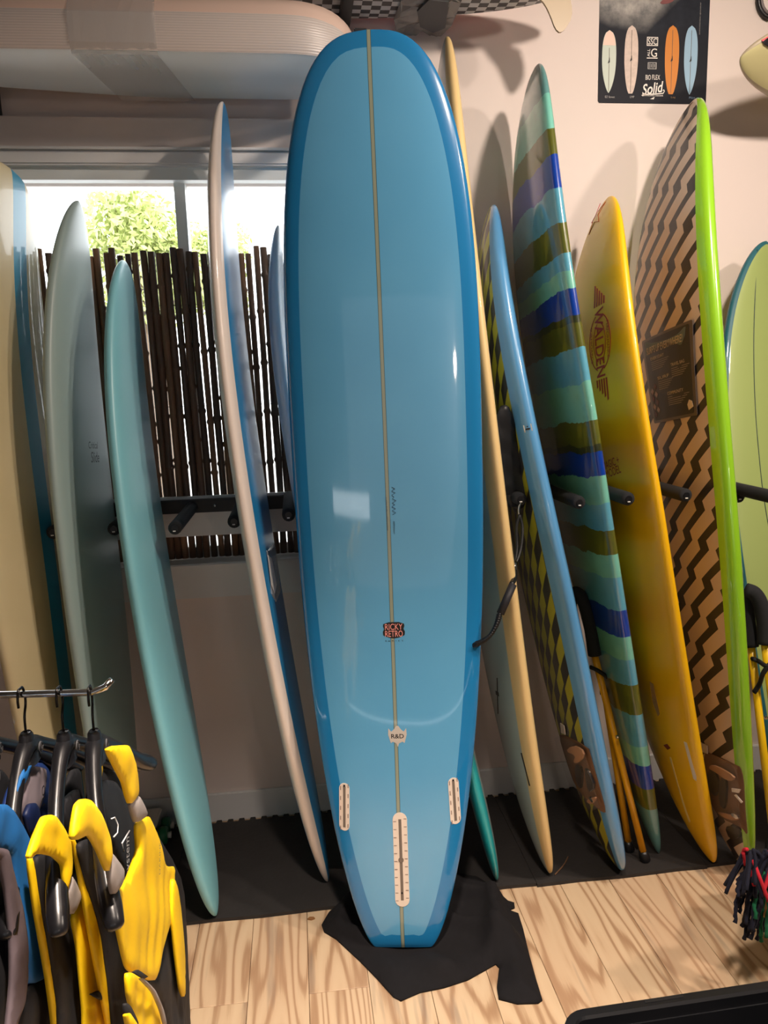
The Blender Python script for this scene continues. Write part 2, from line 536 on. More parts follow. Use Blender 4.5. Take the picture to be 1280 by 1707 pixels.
# ------------------------------------------------------------------ wall racks
def rack(name, xs, z0, z1, yb, label, plank=None):
    r = empty(name, (sum(xs)/2, yb, z0))
    tag(r, label, 'rack')
    n = 3
    for i in range(n):
        a = xs[0]+(xs[1]-xs[0])*i/n; b = xs[0]+(xs[1]-xs[0])*(i+1)/n
        box('rail_section', (a+.001, b-.001, yb-.022, yb, z0, z1), black_metal, r, bev=.003)
        for q in (.25, .75):
            v, f = lathev([(.004, 0), (.004, .002), (.002, .003)], 8)
            mk('screw', [(a+(b-a)*q+p[0], yb-.022-p[2], (z0+z1)/2+p[1]) for p in v], f, chrome, r)
    if plank:
        box('backing_plank', (xs[0]-.1, xs[1]+.05, yb, yb+.022, plank, z1+.008), paint_trim, r, bev=.002)
    return r
def peg(r, px, py, ytip, ybase, rad=.0205, sub=True):
    p = at(px, py, ytip)
    prof = [(rad*.8, 0), (rad*.98, .004), (rad, .012), (rad, ybase-ytip-.001)]
    v, f = lathev(prof, 16)
    # peg leans up a touch towards the tip, like the bolted arms of such racks
    o = mk('peg', [(p[0]+a, ytip+c, p[2]+b) for a, b, c in v], f, foam_b, r, smooth=True)
    v, f = lathev([(rad*.5, 0), (rad*.5, .003)], 10)
    mk('end_cap', [(p[0]+a, ytip-.003+c, p[2]+b) for a, b, c in v], f, black_pl, o)
    v, f = boxv(p[0]-.005, p[0]+.003, ytip-.005, ytip-.003, p[2]-.009, p[2]-.006)
    mk('tip_tear', v, f, paper, o)
    return o
yr = 2.69
rk1 = rack('peg_rack', (-1.3, .42), 1.226, 1.274, yr, 'black peg rack with a white backing plank across the bamboo screen', 1.138)
for px, py in ((88, 888), (190, 882), (291, 881), (390, 870), (481, 859)):
    peg(rk1, px, py, 2.27, yr-.022)
rk2 = rack('peg_rack', (.55, 2.5), 1.235, 1.285, YW, 'black peg rack screwed to the wall behind the striped and yellow boards')
for px, py, yt in ((868, 832, 2.20), (966, 838, 2.15), (1048, 832, 2.09), (1144, 826, 2.11), (1233, 828, 2.20), (1290, 829, 2.04)):
    peg(rk2, px, py, yt, YW-.022)

# ------------------------------------------------------------------ surfboards
NB, MS, EXP = 72, 44, 2.5
class Board:
    def __init__(s, P0, P1, phi, W, T, c, nose, tail, rk, wt=0.0, frame=None):
        s.P0, s.P1 = np.array(P0), np.array(P1)
        s.W, s.T, s.c, s.nose, s.tail, s.rk, s.wt = W, T, c, nose, tail, rk, wt
        a = s.P1-s.P0; s.L = np.linalg.norm(a); s.a = a/s.L
        if frame is None:
            e = np.array([1., 0, 0])-s.a*s.a[0]; e /= np.linalg.norm(e)
            g = np.cross(s.a, e); p = radians(phi)
            s.u = cos(p)*e+sin(p)*g; s.n = np.cross(s.a, s.u)
        else:
            s.u, s.n = (np.array(v, float)/np.linalg.norm(v) for v in frame)
        s.ex = EXP
    def w(s, t):
        t = np.clip(t, 0, 1)
        q = np.where(t < s.c, (s.c-t)/s.c, (t-s.c)/(1-s.c))
        lo = s.wt+(1-s.wt)*np.clip(1-q**s.tail[0], 0, 1)**s.tail[1]
        hi = np.clip(1-q**s.nose[0], 0, 1)**s.nose[1]
        return s.W/2*np.where(t < s.c, lo, hi)
    def h(s, t):
        t = np.clip(t, 0, 1)
        return s.T/2*np.maximum(np.clip(1-abs(2*t-1)**5.5, 0, 1)**.5, .08)
    def cen(s, t):
        off = t*(1-t)*(s.rk[0]+s.rk[1]*(t-.5)+s.rk[2]*(t-.5)**2)
        return s.P0+np.multiply.outer(t*s.L, s.a)+np.multiply.outer(off, s.n)
    def P(s, x, sl, off=0.0):
        """point on the visible face: x across, sl metres up from the tail"""
        t = sl/s.L; w = float(s.w(np.array(t))); h = float(s.h(np.array(t)))
        q = min(abs(x)/max(w, 1e-4), .999)
        z = h*(1-q**s.ex)**(1/s.ex)
        return s.cen(np.array(t))+x*s.u-(z+off)*s.n
    def px(s, X_, Y_):
        """photo pixel -> (x, sl) on the visible face"""
        best = None
        for t in np.linspace(.02, .98, 60):
            w = float(s.w(np.array(t)))
            for f in np.linspace(-.9, .9, 13):
                d = np.hypot(*(proj(s.P(f*w, t*s.L))-(X_, Y_)))
                if best is None or d < best[0]: best = (d, f*w, t*s.L)
        p = np.array(best[1:])
        for _ in range(8):
            e = proj(s.P(p[0], p[1]))-(X_, Y_)
            J = np.stack([(proj(s.P(p[0]+1e-3, p[1]))-proj(s.P(p[0]-1e-3, p[1])))/2e-3, (proj(s.P(p[0], p[1]+1e-3))-proj(s.P(p[0], p[1]-1e-3)))/2e-3], 1)
            try: st = np.linalg.solve(J, e)
            except np.linalg.LinAlgError: break
            p = p-np.clip(st, -.05, .05)
            w = float(s.w(np.array(p[1]/s.L))); p[0] = np.clip(p[0], -.97*w, .97*w)
        return float(p[0]), float(p[1])
    def build(s, name, label, face_m, rail_m=None, thr=.86, group=None, far_m=None):
        ts = (1-np.cos(np.linspace(0, pi, NB)))/2
        th = np.linspace(0, 2*pi, MS, endpoint=False)+pi/MS
        cs = np.sign(np.cos(th))*abs(np.cos(th))**(2/s.ex); sn = np.sign(np.sin(th))*abs(np.sin(th))**(2/s.ex)
        w, h, cen = s.w(ts), s.h(ts), s.cen(ts)
        w = np.maximum(w, .0015)
        V = cen[:, None]+(w[:, None]*cs)[..., None]*s.u+(h[:, None]*sn)[..., None]*s.n
        bc = np.zeros((NB, MS, 3)); bc[..., 0] = w[:, None]*cs; bc[..., 1] = (ts*s.L)[:, None]; bc[..., 2] = h[:, None]*sn
        ol = np.concatenate([np.stack([w, ts*s.L], 1), np.stack([-w, ts*s.L], 1)[::-1]])
        ol = np.concatenate([ol+(np.roll(ol, -1, 0)-ol)*k/3 for k in range(3)])
        flat = bc.reshape(-1, 3)[:, :2]
        ed = np.sqrt(((flat[:, None]-ol[None])**2).sum(-1).min(1))
        faces, rail = [], []
        for i in range(NB-1):
            for k in range(MS):
                k2 = (k+1) % MS
                f = (i*MS+k, i*MS+k2, (i+1)*MS+k2, (i+1)*MS+k)
                (rail if (rail_m and min(abs(cs[k]), abs(cs[k2])) >= thr) else faces).append(f)
        faces.append(tuple(range(MS))[::-1]); faces.append(tuple((NB-1)*MS+k for k in range(MS)))
        V = V.reshape(-1, 3)
        def part(nm, fs, m, parent):
            used = sorted({i for f in fs for i in f}); mp = {i: j for j, i in enumerate(used)}
            o = mk(nm, V[used], [tuple(mp[i] for i in f) for f in fs], m, parent, s.P0, smooth=True)
            A = o.data.attributes.new('bc', 'FLOAT_VECTOR', 'POINT'); A.data.foreach_set('vector', bc.reshape(-1, 3)[used].ravel())
            A = o.data.attributes.new('ed', 'FLOAT', 'POINT'); A.data.foreach_set('value', ed[used])
            return o
        if rail_m:
            root = part(name, faces, face_m, None)
            s.rails = part('rail', rail, rail_m, root)
        else:
            root = part(name, faces, face_m, None)
        tag(root, label, 'surfboard', group)
        s.o = root
        return root
    def decal(s, name, poly, m, th=.0012, base=.0004, grid=None, parent=None, smooth=False):
        return slab(name, poly, lambda u, v, o: s.P(u, v, o+base), th, m, parent or s.o, grid=grid, smooth=smooth)
    def pdecal(s, name, pxs, m, th=.0012, base=.0004, grid=.02, ch=0, parent=None):
        poly = [s.px(*p) for p in pxs]
        if ch: poly = chaikin(poly, ch)
        return s.decal(name, poly, m, th, base, grid, parent)
    def text(s, name, body, m, x, sl, w, h, rot=0., off=.0012, **k):
        return text(name, body, lambda u, v, o: s.P(u, v, o), w, h, m, s.o, off, rot, (x, sl), **k)

def gloss(name, col, rough=.3, coat=1.0, amt=.04, coatr=.04):
    m = mat(name, col, rough, coat, coatr=coatr)
    speckle(m, col, amt, 2.5)
    return m

BP = {
 'main': dict(P0=(0.242,1.931,0.020),P1=(0.240,2.100,2.564),phi=-9.9,W=0.551,T=0.075,c=0.581,nose=(3.13,0.36),tail=(2.16,0.68),rk=(0.426,0.051,-0.322),wt=.3),
 'b1': dict(P0=(-0.716,2.188,0.012),P1=(-0.798,2.450,2.317),phi=83.4,W=0.553,T=0.074,c=0.557,nose=(2.26,0.30),tail=(1.21,0.66),rk=(0.236,0.182,1.177)),
 'b2': dict(P0=(-0.610,2.312,0.012),P1=(-0.625,2.500,2.238),phi=88.3,W=0.540,T=0.070,c=0.534,nose=(2.37,0.60),tail=(2.06,0.58),rk=(0.175,0.319,0.461)),
 'b3': dict(P0=(-0.325,2.166,0.012),P1=(-0.500,2.500,2.057),phi=90.1,W=0.540,T=0.071,c=0.533,nose=(2.42,0.47),tail=(1.93,0.61),rk=(0.210,0.218,0.239)),
 'b4': dict(P0=(0.034,2.272,0.012),P1=(-0.168,2.500,2.518),phi=87.1,W=0.550,T=0.068,c=0.529,nose=(2.23,0.48),tail=(1.64,0.69),rk=(0.294,0.215,0.370)),
 'b5': dict(P0=(0.151,2.347,0.012),P1=(-0.021,2.540,2.171),phi=87.4,W=0.480,T=0.060,c=0.520,nose=(2.20,0.55),tail=(2.00,0.60),rk=(0.092,0.342,0.792)),
 'b6': dict(P0=(0.597,2.191,0.012),P1=(0.370,2.600,2.174),phi=-98.2,W=0.480,T=0.058,c=0.518,nose=(2.19,0.55),tail=(2.05,0.59),rk=(-0.296,-0.070,0.544)),
 'b7': dict(P0=(0.781,2.199,0.012),P1=(0.536,2.530,2.732),phi=-90.1,W=0.559,T=0.072,c=0.531,nose=(2.18,0.59),tail=(1.98,0.57),rk=(-0.313,0.008,-0.571)),
 'b8': dict(P0=(1.023,2.185,0.012),P1=(0.685,2.550,2.228),phi=-93.7,W=0.549,T=0.086,c=0.510,nose=(2.38,0.46),tail=(2.36,0.50),rk=(-0.283,-0.233,-1.006)),
 'b9': dict(P0=(1.191,2.237,0.012),P1=(0.820,2.510,2.642),phi=-91.9,W=0.565,T=0.071,c=0.581,nose=(2.47,0.47),tail=(1.20,0.73),rk=(-0.349,-0.374,-0.604)),
 'b10': dict(P0=(1.348,2.161,0.012),P1=(1.070,2.500,2.247),phi=-86.8,W=0.547,T=0.071,c=0.567,nose=(2.30,0.55),tail=(1.41,0.61),rk=(-0.549,-0.363,-0.872)),
 'b11': dict(P0=(1.438,2.117,0.012),P1=(1.357,2.500,2.549),phi=-90.5,W=0.573,T=0.093,c=0.543,nose=(2.51,0.54),tail=(2.09,0.60),rk=(-0.511,-0.267,-1.309)),
 'b12': dict(P0=(1.675,2.164,0.012),P1=(1.702,2.600,2.121),phi=20.0,W=0.551,T=0.071,c=0.524,nose=(2.32,0.61),tail=(1.86,0.59),rk=(-0.091,0.603,0.619)),
}
BD = {k: Board(**v) for k, v in BP.items()}

# --- the big blue longboard
def main_mat():
    m = gloss('blue_resin', (92, 168, 214), .25)
    b = attr(m, 'bc'); e = X(m.node_tree, attr(m, 'ed').outputs['Fac'])
    sp = node(m, 'ShaderNodeSeparateXYZ'); lk(m, b.outputs['Vector'], sp.inputs[0])
    x = X(m.node_tree, sp.outputs[0]).abs()
    sl = X(m.node_tree, sp.outputs[1])
    nz = X(m.node_tree, noise(m, 3.0, detail=2))
    inner = mixc(m, nz, lin((88, 163, 210)), lin((104, 178, 222)))
    band = e.lt(.046).mx(sl.lt(.036))
    c = mixc(m, band, inner, lin((30, 128, 190)))
    c = mixc(m, x.lt(.0058), c, lin((70, 95, 100)))
    c = mixc(m, x.lt(.0042), c, lin((150, 158, 138)))
    lk(m, c, bsdf(m).inputs['Base Color'])
    return m
mb = BD['main']
mb.build('surfboard', 'large sky blue longboard standing upright on the black cloth', main_mat())
fin_m = mat('fin_box_plastic', (236, 222, 208), .3)
slot_m = mat('fin_slot', (120, 108, 98), .5)
tick_m = mat('fin_tick', (150, 130, 120), .5)
black_ink = mat('black_ink', (18, 16, 20), .5)
def stadium(cx, cy, w, l, ang=0., n=8):
    p = []
    for i in range(n+1):
        a = pi*i/n; p.append((w/2*cos(a), l/2-w/2+w/2*sin(a)))
    for i in range(n+1):
        a = pi+pi*i/n; p.append((w/2*cos(a), -l/2+w/2+w/2*sin(a)))
    return [(cx+x*cos(ang)-y*sin(ang), cy+x*sin(ang)+y*cos(ang)) for x, y in p]
def finbox(b, top, bot, w, slot_w, ticks, knob=False):
    p, q = np.array(b.px(*top)), np.array(b.px(*bot))
    c = (p+q)/2; l = np.linalg.norm(p-q); ang = math.atan2((p-q)[1], (p-q)[0])-pi/2
    o = b.decal('fin_box', stadium(c[0], c[1], w, l, ang), fin_m, .0016)
    def loc(x, y): return (c[0]+x*cos(ang)-y*sin(ang), c[1]+x*sin(ang)+y*cos(ang))
    sw_ = slot_w/2
    b.decal('fin_slot', [loc(-sw_, -l*.43), loc(sw_, -l*.43), loc(sw_, l*.43), loc(-sw_, l*.43)], slot_m, .0006, .0018, parent=o)
    if knob: b.decal('fin_slot', [loc(.008*cos(a), .008*sin(a)) for a in np.linspace(0, 2*pi, 12, endpoint=False)], slot_m, .0008, .0018, parent=o)
    b.decal('set_screw', [loc(.003*cos(a), (-.35 if knob else .45)*l+.003*sin(a)) for a in np.linspace(0, 2*pi, 8, endpoint=False)], black_ink, .0006, .0026, parent=o)
    V, Fc = [], []
    for sx in (-1, 1):
        for i in range(ticks):
            y = (-.42+.84*i/(ticks-1))*l+.004*sx
            xx = sx*w*.36
            k = len(V)
            dw, dh = (w*.1, .0011) if knob else (.0013, .006)
            V += [b.P(*loc(xx-dw, y-dh), .0024), b.P(*loc(xx+dw, y-dh), .0024), b.P(*loc(xx+dw, y+dh), .0024), b.P(*loc(xx-dw, y+dh), .0024)]
            Fc.append((k, k+1, k+2, k+3))
    mk('scale_marks', V, Fc, tick_m, o)['kind'] = 'stuff'
finbox(mb, (666, 1354), (671, 1511), .042, .0085, 11, True)
finbox(mb, (574, 1305), (574, 1384), .031, .0075, 5)
finbox(mb, (755, 1296), (760, 1373), .031, .0075, 5)
cx, cy = mb.px(656.5, 1053)
pink_ink = mat('pink_ink', (240, 160, 150), .5)
badge = [(-.031, .012), (-.030, .019), (-.015, .024), (.015, .024), (.030, .019), (.031, .012), (.028, .004), (.032, -.004), (.031, -.014), (.014, -.021), (0, -.023), (-.014, -.021), (-.031, -.014), (-.032, -.004), (-.028, .004)]
mb.decal('logo_badge', [(cx+p[0], cy+p[1]+.004) for p in badge], black_ink, .0006)
mb.text('lettering', 'RICKY', pink_ink, cx, cy+.0145, .051, .018)
mb.text('lettering', 'RETRO', pink_ink, cx, cy-.0058, .051, .018)
mb.text('lettering', 'SERIES', black_ink, cx, cy-.0265, .052, .0042, space=1.9)
cx, cy = mb.px(662.5, 1227)
silver = mat('silver_print', (196, 190, 182), .4)
emb = [(-.026, .023), (-.018, .013), (-.010, .020), (-.003, .030), (.003, .030), (.010, .020), (.018, .013), (.026, .023), (.027, .004), (.020, -.020), (.014, -.016), (.004, -.021), (.001, -.030), (-.001, -.030), (-.004, -.021), (-.014, -.016), (-.020, -.020), (-.027, .004)]
mb.decal('logo_emblem', [(cx+p[0], cy+p[1]) for p in emb], silver, .0006)
mb.text('lettering', 'R&D', black_ink, cx, cy, .037, .013)
def scribble(b, px0, px1, amp, n, m, name='signature', r=.0006, seed=1):
    rnd = random.Random(seed)
    p, q = np.array(b.px(*px0)), np.array(b.px(*px1))
    d = (q-p)/np.linalg.norm(q-p); e = np.array([-d[1], d[0]])
    pts = []
    for i in range(n):
        f = i/(n-1)
        z = p+(q-p)*f+e*amp*(rnd.uniform(.3, 1)*(1 if i % 2 else -.4))
        pts.append(b.P(z[0], z[1], .0008))
    return tube(name, spline(pts, 3), r, m, b.o, n=4)
ink = mat('pencil_ink', (22, 70, 105), .6)
scribble(mb, (654, 812), (656, 858), .010, 15, ink, seed=3)
scribble(mb, (656, 869), (657, 890), .004, 16, ink, 'handwriting', .0004, 5)
scribble(mb, (643, 828), (646, 884), .003, 44, ink, 'handwriting', .0004, 7)

# --- left side boards
def stripe_mat():
    m = gloss('cream_stripe', (222, 205, 158), .45, .4)
    b = attr(m, 'bc')
    sp = node(m, 'ShaderNodeSeparateXYZ'); lk(m, b.outputs['Vector'], sp.inputs[0])
    x, sl, z = (X(m.node_tree, sp.outputs[i]) for i in range(3))
    bb = BD['b1']
    a = [bb.px(20, 406), bb.px(37, 603), bb.px(72, 930)]; c = [bb.px(41, 406), bb.px(57, 603), bb.px(93, 930)]
    xa = np.mean([p[0] for p in a]); xc = np.mean([p[0] for p in c])
    nz = X(m.node_tree, noise(m, 5.0, detail=4))
    cream = mixc(m, nz, lin((214, 198, 150)), lin((232, 218, 178)))
    tq = mixc(m, nz, lin((0, 136, 178)), lin((20, 158, 200)))
    lk(m, mixc(m, (x.gt(xa)._m('MULTIPLY', x.lt(xc)))._m('MULTIPLY', z.lt(0.01)), cream, tq), bsdf(m).inputs['Base Color'])
    return m, xa, xc
sm, _xa, _xc = stripe_mat()
BD['b1'].build('surfboard', 'cream surfboard with one bright teal lengthwise stripe behind the clothes hangers', sm)
sage = gloss('sage_resin', (160, 182, 180), .5, .4, coatr=.35)
BD['b2'].build('surfboard', 'grey sage green surfboard between the cream striped and the teal board', sage)
b2 = BD['b2']
logo_d = mat('dark_print', (40, 55, 60), .5)
cx, cy = b2.px(155, 742); b2.text('lettering', 'Critical', logo_d, cx, cy, .10, .022, shear=.2)
cx, cy = b2.px(158, 762); b2.text('lettering', 'Slide', logo_d, cx, cy, .09, .034, shear=.3)
teal = gloss('teal_resin', (136, 208, 222), .5, .5, coatr=.3)
BD['b3'].build('surfboard', 'plain light teal surfboard with its tail out on the black mat', teal)
b3 = BD['b3']
cx, cy = b3.px(268, 862); b3.decal('logo_sticker', [(cx-.012, cy-.03), (cx+.012, cy-.03), (cx+.012, cy+.03), (cx-.012, cy+.03)], black_ink, .0006)
b4 = BD['b4']
b4.build('surfboard', 'tall surfboard with white rails and a deep blue face', gloss('deep_blue', (24, 128, 186), .45, .5, coatr=.25), gloss('white_rail', (238, 226, 216), .4, .5), .78)
film = film_mat('clear_film', (230, 230, 228), .35, .1)
pack = b4.pdecal('label_pouch', [(444, 918), (455, 905), (461, 920), (466, 985), (459, 1003), (452, 990)], film, .003)
b4.pdecal('paper_label', [(444, 925), (451, 932), (459, 975), (456, 990), (450, 975)], paper, .001, .0035)
b5 = BD['b5']
b5.build('surfboard', 'pale blue and white board half hidden behind the big blue longboard', gloss('pale_blue', (196, 214, 228), .5, .4, coatr=.35))
b6 = BD['b6']
b6.build('surfboard', 'board with a turquoise rail showing only its tail beside the big longboard', gloss('grey_face', (150, 165, 165), .4, .5), gloss('turquoise_rail', (36, 176, 184), .35, .7), .72)
b7 = BD['b7']
b7.build('surfboard', 'tall off-white board with a cream yellow rail beside the big longboard', gloss('bluewhite_face', (192, 206, 206), .4, .6), gloss('cream_rail', (238, 208, 146), .45, .4), .74)
b7.pdecal('pin_line', [(828, 1130), (829.5, 1130), (831, 1190), (829.5, 1190)], black_ink, .0005)
b7.pdecal('pin_line', [(868, 1255), (870, 1255), (884, 1310), (882, 1310)], black_ink, .0005)
b7.pdecal('leash_plug', [(826, 1151), (831, 1154), (832, 1161), (827, 1158)], black_ink, .0005)

def zig_mat(name, ca, cb, frac, col, rise, jog, per, x0, s0, rim=None, back=.0):
    m = mat(name, ca, .45, .5)
    b = attr(m, 'bc'); e = X(m.node_tree, attr(m, 'ed').outputs['Fac'])
    sp = node(m, 'ShaderNodeSeparateXYZ'); lk(m, b.outputs['Vector'], sp.inputs[0])
    x, sl = X(m.node_tree, sp.outputs[0]), X(m.node_tree, sp.outputs[1])
    k = (x-x0)/col+40.
    ph = k.fr()
    sb = (k-ph-40.)*(rise+jog)+ph*rise+s0
    q = ((sb-sl)/per+400.).fr().lt(frac)
    c = mixc(m, q, lin(ca), lin(cb))
    if rim: c = mixc(m, e.lt(rim[0]), c, lin(rim[1]))
    lk(m, c, bsdf(m).inputs['Base Color'])
    return m
b8 = BD['b8']
b8.build('surfboard', 'foam surfboard with a sky blue rail and yellow and black zigzag deck', zig_mat('yellow_zigzag', (176, 172, 36), (40, 40, 38), .5, .075, .070, .050, .13, .129, 1.004), gloss('sky_rail', (92, 160, 214), .3, 1.), .72)
def zag_mat(name, ca, cb, wid, P_, f1, dx1, dx2, per, x0, s0, rim):
    '''zigzag stripes x = F(s), repeated up the board every per metres'''
    m = mat(name, ca, .5, .35)
    b = attr(m, 'bc'); e = X(m.node_tree, attr(m, 'ed').outputs['Fac'])
    sp = node(m, 'ShaderNodeSeparateXYZ'); lk(m, b.outputs['Vector'], sp.inputs[0])
    x, sl = X(m.node_tree, sp.outputs[0])-x0, X(m.node_tree, sp.outputs[1])-s0
    D = dx1+dx2
    kk = (sl-x*(P_/D))/per+60.
    k0 = kk-kk.fr()-60.
    tot = None
    for dk in (-1., 0., 1.):
        sg = (sl-(k0+dk)*per)/P_+60.
        ph = sg.fr()
        Fx = (sg-ph-60.)*D+ph.mn(f1)*(dx1/f1)+((ph-f1).mx(0.)*(dx2/(1-f1)))
        d = x-Fx
        hit = d.gt(0.)*d.lt(wid)
        tot = hit if tot is None else tot.mx(hit)
    c = mixc(m, tot, lin(ca), lin(cb))
    c = mixc(m, e.lt(rim[0]), c, lin(rim[1]))
    lk(m, c, bsdf(m).inputs['Base Color'])
    return m
b11 = BD['b11']
b11.build('surfboard', 'lime green railed foam surfboard with black and beige zigzag deck', zag_mat('black_zigzag', (206, 184, 164), (40, 38, 42), .044, .0955, .70, .092, -.010, .1228, .138, 1.134, (.012, (216, 204, 188))), gloss('lime_rail', (142, 200, 40), .25, 1.), .78)
def price(b, px, py, parent=None):
    p = at(px, py, 2.0)
    return p

# striped board
def bands_mat(b):
    m = mat('striped_resin', (110, 180, 190), .3, 1.)
    mint, sky, olive, blue, dk, tealg = (120, 196, 180), (92, 168, 196), (92, 98, 36), (8, 62, 166), (50, 58, 34), (98, 152, 152)
    seq = [(113, tealg), (160, mint), (219, olive), (262, blue), (313, sky), (371, olive), (425, sky), (455, mint), (482, blue), (526, dk), (535, olive), (577, sky), (640, mint), (703, olive), (742, dk), (752, blue), (797, mint), (840, sky), (884, olive), (930, mint), (968, sky), (1020, blue), (1066, mint), (1106, sky), (1150, olive), (1197, sky), (1246, mint), (1279, blue), (1317, olive), (1354, tealg)]
    # near rail line -> length along the board
    ss = np.linspace(.01, .99, 200); rp = proj(np.array([b.cen(np.array(t))+float(b.w(np.array(t)))*b.u for t in ss]))
    def tof(y): return float(np.interp(-y, -rp[:, 1], ss)) if rp[0, 1] > rp[-1, 1] else 0
    n = node(m, 'ShaderNodeValToRGB'); n.color_ramp.interpolation = 'CONSTANT'
    st = sorted([(tof(seq[i+1][0]) if i+1 < len(seq) else 0.0, seq[i][1]) for i in range(len(seq))])
    el = n.color_ramp.elements
    while len(el) < len(st): el.new(.5)
    for i, (t, c) in enumerate(st): el[i].position = t; el[i].color = lin(c)
    at_ = attr(m, 'bc'); sp = node(m, 'ShaderNodeSeparateXYZ'); lk(m, at_.outputs['Vector'], sp.inputs[0])
    x, sl = X(m.node_tree, sp.outputs[0]), X(m.node_tree, sp.outputs[1])
    nz = X(m.node_tree, noise(m, 1., at_.outputs['Vector'], 4, .6, (7, 2.5, 0)))
    n2 = X(m.node_tree, noise(m, 1., at_.outputs['Vector'], 2, .6, (60, 30, 0)))
    lk(m, sl/b.L+(nz-.5)*.022+(n2-.5)*.0025, n.inputs[0])
    c = mixc(m, ((X(m.node_tree, noise(m, 30., at_.outputs['Vector'], 2))-.5)*.5).mx(0.), n.outputs[0], lin((60, 80, 80)))
    lk(m, c, bsdf(m).inputs['Base Color'])
    return m
b9 = BD['b9']
b9.build('surfboard', 'tall glossy surfboard banded in teal, olive green and royal blue', bands_mat(b9))
b10 = BD['b10']
b10.build('surfboard', 'bright yellow surfboard with a red winged logo', gloss('yellow_resin', (242, 188, 8), .4, .45, .03))
red_ink = mat('red_ink', (176, 40, 16), .5)
cx, cy = b10.px(1000, 566); p1, p2 = b10.px(995, 515), b10.px(1006, 627)
ln = abs(p1[1]-p2[1])
xr = abs(b10.px(1012, 560)[0]-b10.px(989, 566)[0])
xc_, yc_ = (p1[0]+p2[0])/2, (p1[1]+p2[1])/2
b10.text('lettering', 'WALDEN', red_ink, xc_, yc_, ln, xr*.62, rot=-pi/2)
def ringpoly(r0x, r0y, r1x, r1y, a0, a1, n=20):
    A = np.linspace(a0, a1, n)
    return [(xc_+r1x*cos(a), yc_+r1y*sin(a)) for a in A]+[(xc_+r0x*cos(a), yc_+r0y*sin(a)) for a in A[::-1]]
R1 = xr*.78; RY = ln*.42
for a0, a1 in ((-pi*.40, pi*.40), (pi*.6, pi*1.4)):
    b10.decal('logo_ring', ringpoly(R1*.94, RY*.96, R1, RY, a0, a1), red_ink, .0005)
    b10.decal('logo_ring', ringpoly(R1*.52, RY*.66, R1*.57, RY*.70, a0, a1), red_ink, .0005)
for sgn, word in ((1, 'PERFORMANCE'), (-1, 'SURFBOARDS')):
    b10.text('lettering', word, red_ink, xc_+sgn*R1*.76, yc_, RY*1.25, R1*.2, rot=-pi/2)
for sg in (1, -1):
    for j in range(5):
        xx = xc_+(-.34+.17*j)*xr
        l_ = ln*(.5+(.32-.05*j if sg > 0 else .12+.05*j))
        y0_, y1_ = yc_+sg*ln*.53, yc_+sg*l_*1.05
        b10.decal('logo_wing', [(xx-.05*xr, y0_), (xx+.05*xr, y0_), (xx+.05*xr, y1_-sg*.004), (xx-.05*xr, y1_)], red_ink, .0005)
cx, cy = b10.px(1018, 772); b10.text('lettering', 'MAGIC +', red_ink, cx, cy, .11, .026, rot=.15)
cx, cy = b10.px(1022, 786); b10.text('lettering', 'MODEL', red_ink, cx, cy, .10, .026, rot=.15)
cx, cy = b10.px(993, 362)
star = []
for i in range(10):
    a = pi/2+i*pi/5; r = (.052 if i % 2 == 0 else .018)
    star.append((cx+r*1.15*cos(a+.3), cy+r*sin(a+.3)))
star = [(p[0], p[1]) for p in star]
tube('logo_star', [b10.P(*star[i % 10], .0008) for i in range(10)], .0012, red_ink, b10.o, n=5)
b10.pdecal('fin_slot', [(1116, 1262), (1118.5, 1262), (1151, 1370), (1148.5, 1371)], mat('cream_plastic', (225, 200, 130), .5), .0008)
b10.pdecal('fin_slot', [(1140, 1236), (1145, 1238), (1161, 1295), (1161, 1302), (1156, 1298)], mat('pale_slot', (214, 204, 190), .5), .0008)
b10.pdecal('logo_sticker', [(1106, 1242), (1112, 1240), (1118, 1247), (1113, 1250)], mat('red_brown', (130, 50, 25), .5), .0008)
b10.pdecal('logo_sticker', [(1083, 1136), (1089, 1140), (1100, 1190), (1097, 1194), (1088, 1170)], film_mat('faint_print', (210, 170, 120), .5), .0008)
# pale green board at the right
b12 = BD['b12']
def green_mat():
    m = gloss('pale_green', (152, 170, 100), .5, .3)
    b = attr(m, 'bc'); e = X(m.node_tree, attr(m, 'ed').outputs['Fac'])
    sp = node(m, 'ShaderNodeSeparateXYZ'); lk(m, b.outputs['Vector'], sp.inputs[0])
    x = X(m.node_tree, sp.outputs[0])
    c = mixc(m, e.lt(.013), lin((152, 170, 100)), lin((18, 92, 104)))
    lk(m, c, bsdf(m).inputs['Base Color'])
    return m
b12.build('surfboard', 'pale green board with a dark teal edge and centre line by the lime railed board', green_mat())
sl_ = [b12.px(*p) for p in ((1262, 416), (1258, 500), (1256, 587), (1259, 685), (1265, 760), (1273, 831), (1288, 920))]
tube('centre_line', spline([b12.P(p[0], p[1], .0002) for p in sl_], 6), .0016, mat('dark_teal_line', (20, 50, 46), .5), b12.o, n=6)

